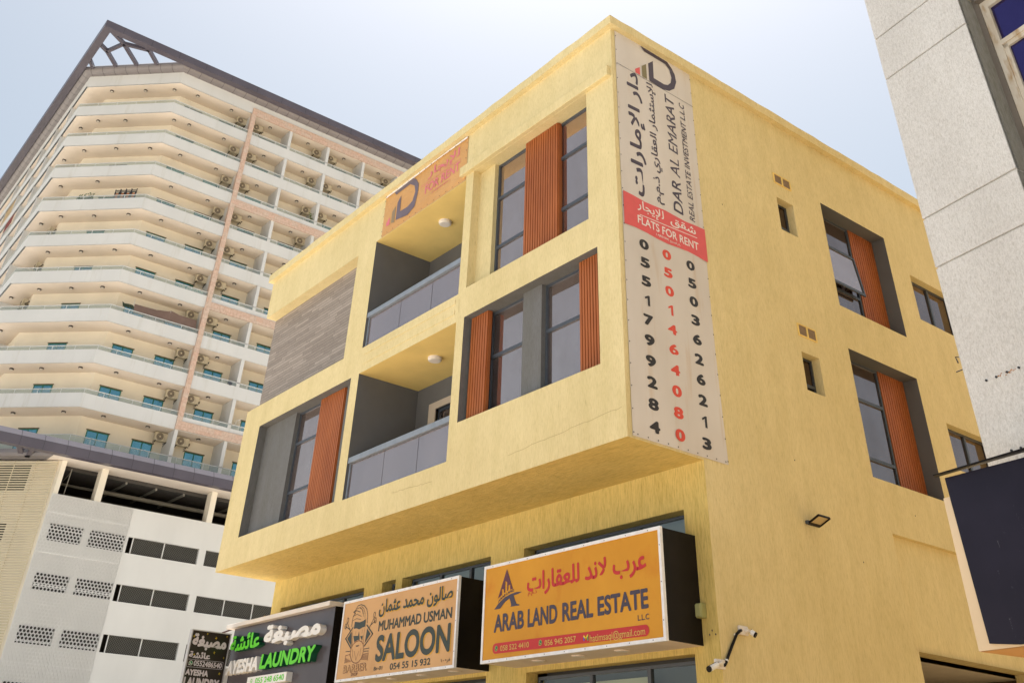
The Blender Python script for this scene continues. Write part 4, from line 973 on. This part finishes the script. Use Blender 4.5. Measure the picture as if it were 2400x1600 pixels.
part('star_screen', M_SCREEN, tw, lambda m: kagome(m, SC, 15.5, 20.83, GZ+.5, 15.28, .03, .19, .038, .012))
part('screen_joint', M_SCREEN, tw, lambda m: [mbox(m, SC, 15.5, 20.83, z-.02, z+.02, .03, .046) for z in (14.2, 13.25, 11.9, 10.1, 9.1, 7.1, 6.0, 4.2)]+[mbox(m, SC, y, y+.04, GZ+.5, 15.28, .03, .046) for y in (15.5, 18.2, 20.79)])
# louvred screen on the cut corner
CF = lambda u, v, w=0: (KX-u*q45+w*q45, KY-u*q45-w*q45, v)
part('corner_wall', M_TCREAM, tw, lambda m: (wall_with_holes(m, CF, 0, 8.485, GZ, 17.3, [(2.0, 7.9, 15.45, 17.05), (2.4, 7.9, 12.4, 13.45), (2.4, 7.9, 9.6, 10.7), (2.4, 7.9, 6.8, 7.9)]), m.face([(LX, LY, GZ), (XE, LY, GZ), (XE, LY, 17.3), (LX, LY, 17.3)])))
part('corner_shade_sheet', M_DARK, tw, lambda m: [m.face([CF(1.9, z0, -.6), CF(8, z0, -.6), CF(8, z1, -.6), CF(1.9, z1, -.6)]) for z0, z1 in ((15.3, 17.2), (12.2, 13.6), (9.4, 10.9), (6.6, 8.1))])  # dark sheet behind the holes, painted as the shade inside
part('louvre_screen', M_SLAT, tw, lambda m: ([mbox(m, CF, .12, 8.45, 3.2+k*.148, 3.2+k*.148+.062, .16, .22) for k in range(95)]+[mbox(m, CF, u, u+.05, 3.2, 17.28, .12, .16) for u in (.12, 1.6, 3.1, 4.6, 6.1, 7.6)]))

# ---- lamps under the tower's balcony slabs
lm = MB(); lm.tube([(0, 0, 0), (0, 0, -.09)], .15, 18); lm.cur = 1; lm.tube([(0, 0, -.088), (0, 0, -.10)], .11, 16)
lamp0 = lm.build('balcony_lamp', [simple('lamp_rim', (.05, .04, .035), .5), M_LAMP], None, loc=(0, 0, 0))
first = [True]
def put(proto, flag, loc, lab, cat, grp, rz=0):
    o = proto if flag[0] else proto.copy()
    if not flag[0]:
        COL.objects.link(o)
        for ch in proto.children:
            c = ch.copy(); COL.objects.link(c); c.parent = o
    flag[0] = False
    o.location = loc; o.rotation_euler = (0, 0, rz); o['base'] = tuple(loc)
    return tag(o, lab, cat, grp)
LAMPS = {0: [(-72.39, 11.39, 'l'), (-70.36, 13.62, 'm'), (-68.6, 15.5, 'r')], 1: [(-74.8, 10.44, 'e'), (-72.7, 11.23, 'l'), (-71.1, 12.99, 'm'), (-68.3, 16.14, 'r')], 2: [(-75.4, 10.2, 'e'), (-72.8, 11.03, 'l'), (-70.7, 12.95, 'm'), (-68.8, 15.09, 'r')],
         3: [(-74.1, 10.49, 'l'), (-71.3, 12.55, 'm')], 4: [(-75.2, 10.27, 'e'), (-72.9, 11.12, 'l'), (-71.0, 13.09, 'm'), (-68.9, 15.08, 'r')], 5: [(-73.0, 11.14, 'l'), (-71.1, 13.06, 'm'), (-69.1, 14.95, 'r')],
         6: [(-75.8, 10.24, 'e'), (-72.8, 11.45, 'l'), (-70.9, 13.22, 'm'), (-69.1, 14.94, 'r')], 7: [(-74.5, 10.18, 'l'), (-70.1, 13.89, 'm')], 8: [(-72.65, 11.52, 'l'), (-71.0, 13.1, 'm'), (-68.9, 15.15, 'r')], 9: [(-71.9, 12.46, 'm'), (-69.1, 15.02, 'r')]}
WHERE = {'e': 'at the far left end of it', 'l': 'over the left end of the angled corner', 'm': 'over the middle of the angled corner', 'r': 'over the right end of the angled corner'}
BAY = ['first', 'second', 'third', 'fourth']
for i in range(10):
    zc = zi(i)+.003; fl = ordn(i)
    L = [(x, y, WHERE[k]) for x, y, k in LAMPS[i]]
    L += [(-68.1, 17.4, 'halfway from corner to pink pilaster'), (-68.1, 20.55, 'just left of the pink pilaster')]
    for b, y in enumerate((24.4, 28.25, 32.07, 35.9)):
        if b == 0 or (b == 1 and i < 5) or (b == 2 and i < 4) or (b == 3 and i < 1): L.append((-68.25, y, '%s bay right of pink pilaster' % BAY[b]))
    for x, y, wh in L:
        put(lamp0, first, (x, y, zc), 'round lamp under the %s white balcony band, %s' % (fl, wh), 'lamp', 'round lamps under the tower balconies')

# ---- air conditioners hung under the slabs
ac0 = thing('air_conditioner', 'x', 'air conditioner', (0, 0, 0))
m = MB(); m.box(-.32, 0, -.475, .475, -.29, .29); m.build('casing', M_ACB, ac0)
m = MB(); m.tube([(0, -.13, 0), (.012, -.13, 0)], .255, 24); m.cur = 1; m.tube([(.012, -.13, 0), (.03, -.13, 0)], .07, 12)
for r in (.12, .17, .22): m.stroke([(-.13+r*math.cos(k*.33), r*math.sin(k*.33)) for k in range(19)], PY(0), .016, .012, True)
m.build('fan_grille', [M_ACG, M_ACB], ac0)
m = MB(); m.box(0, .006, .20, .225, -.27, .27); m.box(-.1, .004, .475, .485, -.2, .2); m.build('side_panel', simple('ac_side', (.42, .37, .27), .6), ac0)
m = MB()
for y in (-.38, .38): m.bar((-.6, y, -.31), (.05, y, -.31), .03, .03); m.bar((-.55, y, -.5), (.0, y, -.33), .025, .025)
m.bar((-.05, -.5, .31), (-.05, .5, .31), .02, .02)
m.build('bracket', M_BLACK, ac0)
m = MB(); m.tube([(-.2, .48, -.05), (-.25, .62, -.12), (-.4, .7, .05), (-.6, .66, .1)], .03, 6); m.tube([(-.2, .48, -.12), (-.3, .58, -.25), (-.55, .6, -.1)], .025, 6); m.build('pipe', M_BLACK, ac0)
aflag = [True]
for i in range(10):
    zc = zi(i)-.36; fl = ordn(i); grp = 'air conditioners on the tower balconies'
    put(ac0, aflag, (-68.52, 21.83, zc), 'air conditioner under the %s white balcony band, left of pink pilaster' % fl, 'air conditioner', grp)
    put(ac0, aflag, (-68.52, 23.38, zc), 'air conditioner under the %s white balcony band, right of pink pilaster' % fl, 'air conditioner', grp)
    if i < 4:
        put(ac0, aflag, (-68.52, 29.49, zc), 'air conditioner under the %s balcony band, left of second white divider from pilaster' % fl, 'air conditioner', grp)
        if i < 3: put(ac0, aflag, (-68.52, 31.0, zc), 'air conditioner under the %s balcony band, right of second white divider from pilaster' % fl, 'air conditioner', grp)
    if i < 1: put(ac0, aflag, (-68.52, 37.08, zc), 'air conditioner beside the yellow roof edge, rightmost under the topmost band', 'air conditioner', grp)
    if i in (4, 5, 6): put(ac0, aflag, (-75.1, LY+BD-.45, zc-.2), 'air conditioner at the far left under the %s white balcony band' % fl, 'air conditioner', grp, -math.pi/2)

# ---- things on the tower balconies
t = thing('awning_cloth', 'brown cloth awning sagging along a balcony left of the pink pilaster', 'awning', (-67.5, 19, zi(7)+1.2))
top = [(16.9, 29.25), (17.15, 28.98), (17.9, 29.0), (18.8, 29.02), (19.7, 29.18), (19.9, 29.28), (20.5, 29.16), (21.2, 29.12), (21.95, 29.14)]
m = MB()
for (a, za), (b, zb_) in zip(top[1:], top[2:]):
    m.face([(-67.62, a, za), (-67.62, b, zb_), (-67.37, b, 28.2), (-67.37, a, 28.2)])
m.build('cloth', M_CLOTH, t)
m = MB(); m.tube([(-67.6, 19.86, 28.0), (-67.6, 19.86, 29.26)], .018, 6); m.tube([(-67.6, 17.1, 28.0), (-67.6, 17.1, 29.35)], .018, 6); m.build('poles', M_TWHITE, t)
t = thing('folding_screen', 'dark carved folding screen with orange panels on the fifth balcony down', 'screen', (-69.2, 14.8, zi(4)+.1))
o = None
for k in range(4):
    def fr(m):
        a = .9+.05+k*.46; mbox(m, CFS, a, a+.05, 36.6, 38.82, -.02, .02); mbox(m, CFS, a+.41, a+.46, 36.6, 38.78, -.02, .02); mbox(m, CFS, a+.05, a+.41, 38.5, 38.56, -.02, .02); mbox(m, CFS, a+.05, a+.41, 38.64, 38.7, -.02, .02); mbox(m, CFS, a+.05, a+.41, 36.6, 36.8, -.02, .02)
        mbox(m, CFS, a+.05, a+.12, 36.8, 38.5, -.015, .015); mbox(m, CFS, a+.34, a+.41, 36.8, 38.5, -.015, .015)
    CFS = lambda u, v, w=0: (-68.35-u*q45+w*q45, 15.85-u*q45-w*q45, v)
    o = part('screen_leaf', M_SCREW, t, fr)
    m = MB(); a = .95+k*.46; mbox(m, CFS, a+.12, a+.34, 36.9, 38.42, -.008, .008); m.build('inlay', simple('orange_inlay', (.40, .13, .03), .6, .3, 12), o)
t = thing('potted_plant', 'yellow green potted plant beside a divider on the fourth balcony down', 'plant', (-67.7, 29.6, zi(3)+.9))
m = MB()
for k in range(60):
    z = zi(3)+.9+random.random()*1.25; y = 29.62+random.gauss(0, .1); x = -67.75+random.gauss(0, .1); s = .09
    m.face([(x, y-s, z), (x+.03, y, z-s*.6), (x, y+s, z+random.uniform(-.06, .06)), (x-.03, y, z+s*.7)])
m.build('leaves', M_LEAF, t); m = MB(); m.tube([(-67.75, 29.62, zi(3)+.6), (-67.75, 29.6, zi(3)+1.9)], .02, 6); m.build('stem', M_ACG, t); m = MB(); m.tube([(-67.75, 29.62, zi(3)+.25), (-67.75, 29.62, zi(3)+.7)], [.14, .19], 12); m.build('pot', M_PINK, t)
t = thing('privacy_cloth', 'teal and white patterned cloth tied along the rail left of the pink pilaster', 'cloth', (-67.36, 20.7, zi(6)+.9))
def priv():
    N = Nodes('teal_white_print'); vo = N.n('TexVoronoi'); vo.inputs['Scale'].default_value = 9; N.l(N.tc, vo.inputs['Vector'])
    return N.out(N.ramp(vo.outputs['Distance'], (.05, .26, .30), (.62, .62, .58), .25, .45), .9, 0, .2)
m = MB(); m.box(-67.372, -67.362, 19.52, 21.84, zi(6)+.82, zi(6)+1.21); m.build('cloth', priv(), t)
t = thing('shade_cloth', 'small dark green cloth over a balcony door beside the brown awning', 'cloth', (-67.5, 16.7, zi(7)+1.4))
m = MB(); P_ = [(16.25, 28.90), (16.45, 28.80), (16.8, 28.86), (17.1, 28.84)]
for (a, za), (b, zb_) in zip(P_, P_[1:]): m.face([(-67.6, a, za), (-67.6, b, zb_), (-67.45, b+.05, 28.45), (-67.45, a+.08, 28.5)])
m.build('cloth', simple('dark_green_cloth', (.035, .05, .03), .9), t)
t = thing('blanket', 'dark red patterned blanket hung over a far left tower balcony', 'blanket', (-87.2, 9.4, zi(2)-.9))
m = MB(); m.box(-88.6, -85.9, 9.33, 9.36, 40.75, 41.75); m.build('cloth', simple('red_print', (.20, .05, .04), .9, .5, 9), t)
t = thing('bamboo_blind', 'beige bamboo blind closing a far left balcony of the tower', 'blind', (-90, 9.4, zi(1)-1.2))
m = MB(); m.box(-94.2, -90.5, 9.52, 9.55, zi(1)-2.0, zi(1)-.1); m.build('blind', simple('bamboo', (.42, .30, .16), .8, .2, 3, stretch=(1, 1, 14)), t)
t = thing('planter', 'green plants in a trough behind the fifth balcony rail, left of the folding screen', 'plant', (-70.9, 12.1, zi(4)+.8))
m = MB(); rp = random.Random(2)
for k in range(110):
    u = rp.uniform(0, 1.25); x = -71.35+u*q45+rp.gauss(0, .05); y = 11.6+u*q45+rp.gauss(0, .05); z = zi(4)+1.0+abs(rp.gauss(0, .22)); d = .07
    m.face([(x-d, y-d*.5, z), (x, y, z-d), (x+d, y+d*.6, z+rp.uniform(-.05, .05)), (x, y, z+d)])
m.build('leaves', simple('dull_leaf', (.07, .11, .045), .6, .3, 8), t)
m = MB(); m.bar((-71.35, 11.6, zi(4)+.85), (-70.45, 12.5, zi(4)+.85), .18, .25); m.build('trough', M_CAP, t)
t = thing('drying_rack', 'thin white drying rack on a low balcony beside the yellow corner', 'rack', (-67.6, 26.9, zi(9)+1.0))
m = MB()
for k in range(5): m.tube([(-67.9+k*.08, 26.5, zi(9)+1.3), (-67.9+k*.08, 27.3, zi(9)+1.35)], .012, 5)
m.tube([(-67.6, 26.5, zi(9)+1.1), (-67.6, 26.75, zi(9)+1.75), (-67.6, 27.1, zi(9)+1.9)], .014, 5); m.tube([(-67.6, 27.3, zi(9)+.8), (-67.75, 26.9, zi(9)+1.85)], .014, 5); m.build('frame', M_WHITE, t)
t = thing('floodlight', 'small dark floodlight on the rail of a lower tower balcony', 'light', (-67.3, 25.4, zi(9)+1.1))
m = MB(); m.box(-67.42, -67.26, 25.3, 25.62, zi(8)+.99, zi(8)+1.16); m.box(-67.38, -67.3, 25.4, 25.52, zi(8)+.9, zi(8)+.99); m.build('housing', M_FRAME, t)

# ================================================================== GREY BUILDING ON THE RIGHT
C0 = Vector((-4.75, 10.0)); DV = Vector((.9834, -.1813)); NV = Vector((-.1813, -.9834))
def G(s, z, o=0): p = C0+DV*s+NV*o; return (p.x, p.y, z)
gb = thing('grey_building', 'pale grey scraped-render building with grooved wall at the right edge', 'building', (C0.x, C0.y, GZ))
GRV = (5.28, 5.94, 8.135, 8.86, 11.0, 11.7, 14, 17, 20, 23)
ZTOP = 26.0  # unseen upper height added to block sky light from the yellow side wall
def gwall(m):
    zs = [2.2]+[z for z in GRV]+[ZTOP]
    for a, b in zip(zs, zs[1:]):
        for s0, s1 in ((0, 1.333), (2.75, 9)):
            mbox(m, G, s0, s1, a+.014 if a > 3 else a, b-.014 if b < ZTOP else b, -.06, 0)
    mbox(m, G, .004, 1.329, 2.2, ZTOP, -.2, -.03); mbox(m, G, 2.754, 8.99, 2.2, ZTOP, -.2, -.03)
    m.face([G(0, ZTOP-.01, 0), G(9, ZTOP-.01, 0), G(9, ZTOP-.01, -12), G(0, ZTOP-.01, -12)])
    m.face([G(0, GZ, -.1), G(9, GZ, -.1), G(9, 2.2, -.1), G(0, 2.2, -.1)])
part('facade', M_GWALL, gb, gwall)
part('flank_wall', simple('tan_bounce_flank', (.46, .39, .26), .85, .06, 1), gb, lambda m: m.face([G(.003, GZ, -.21), G(.003, ZTOP, -.21), G(.003, ZTOP, -12), G(.003, GZ, -12)]))  # unseen flank, made tan to bounce warm light onto the yellow side
def gj(m):
    for a, b in zip([2.2, 5.94, 8.66], [5.93, 8.65, ZTOP]):
        m.face([G(1.333, a, -.02), G(1.333, b, -.02), G(1.333, b, -.3), G(1.333, a, -.3)]); m.face([G(2.75, a, 0), G(2.75, b, 0), G(2.75, b, -.3), G(2.75, a, -.3)])
part('grey_reveal', M_GJAMB, gb, gj)
def gsp(m):
    m.face([G(1.333, 2.2, -.3), G(1.40, 2.2, -.3), G(1.40, ZTOP, -.3), G(1.333, ZTOP, -.3)]); m.face([G(1.40, 2.2, -.3), G(1.40, ZTOP, -.3), G(1.40, ZTOP, -.5), G(1.40, 2.2, -.5)])
    mbox(m, G, 1.40, 2.75, 8.56, ZTOP, -.5, -.24); mbox(m, G, 1.40, 2.75, 2.2, 4.8, -.5, -.24)
part('taupe_reveal', M_TAUPE, gb, gsp)
def gfr(m):
    for q in ((1.40, 1.50, 4.8, 8.56), (2.65, 2.75, 4.8, 8.56), (1.50, 2.65, 8.44, 8.56), (1.50, 2.65, 4.8, 4.92), (1.50, 2.65, 7.80, 7.87)): mbox(m, G, *q, -.42, -.33)
    for q in ((1.50, 1.56, 4.92, 7.80), (1.50, 2.65, 7.74, 7.80)): mbox(m, G, *q, -.42, -.345)
o = part('window', M_OLDF, gb, gfr)
for q in ((1.50, 2.65, 7.87, 8.44), (1.56, 2.65, 4.92, 7.74)):
    m = MB(); m.face([G(q[0], q[2], -.38), G(q[1], q[2], -.38), G(q[1], q[3], -.38), G(q[0], q[3], -.38)]); m.build('pane', M_NAVYG, o)
m = MB()
for s, z in ((.25, 3.835), (.377, 3.833), (.515, 3.841), (.659, 3.842), (.312, 3.081), (.424, 3.079)): m.tube([G(s, z, 0), G(s, z, .015)], .012, 8)
m.build('bolt', M_SCREW, gb)
m = MB()
for k in range(26):
    s = .38+.28*random.random(); z = 3.84+random.gauss(0, .007); r = random.uniform(.004, .011)
    m.disc(lambda u, v, w=0: G(u, v, w), s, z, r, .002, 6, r*.6)
m.build('rust_stain', M_RUST, gb)
m = MB(); m.tube([G(.02, 4.18, -.02), G(-.05, 4.2, 0), G(-.02, 4.12, .02)], .008, 6); m.tube([G(0, 4.05, -.02), G(-.09, 4.04, 0)], .006, 6); m.build('cable', M_BLACK, gb)
t = thing('canopy', 'cream canopy box at the foot of the grey building, tan underneath', 'canopy', G(3, 1.3, .3))
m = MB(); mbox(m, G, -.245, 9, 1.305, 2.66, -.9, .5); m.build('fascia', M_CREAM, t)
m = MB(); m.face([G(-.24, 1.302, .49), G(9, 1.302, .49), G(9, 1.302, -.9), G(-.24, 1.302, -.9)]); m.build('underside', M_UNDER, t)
t = thing('navy_sign', 'blank scuffed navy sign panel with a black top flashing on the cream canopy', 'sign', G(2, 2.1, .6))
m = MB(); m.poly([(-.149, 2.833), (-.089, 1.351), (.22, 1.315), (6, 1.315), (6, 2.80), (.74, 2.812)], lambda u, v, w: G(u, v, w), .505, .53); m.build('panel', M_NAVY, t)
m = MB(); m.hexa([G(-.272, 2.872, .50), G(6, 2.82, .50), G(6, 2.82, .63), G(-.2, 2.85, .63)], [G(-.272, 2.884, .50), G(6, 2.85, .50), G(6, 2.85, .63), G(-.2, 2.862, .63)]); m.build('flashing', M_BLACK, t)
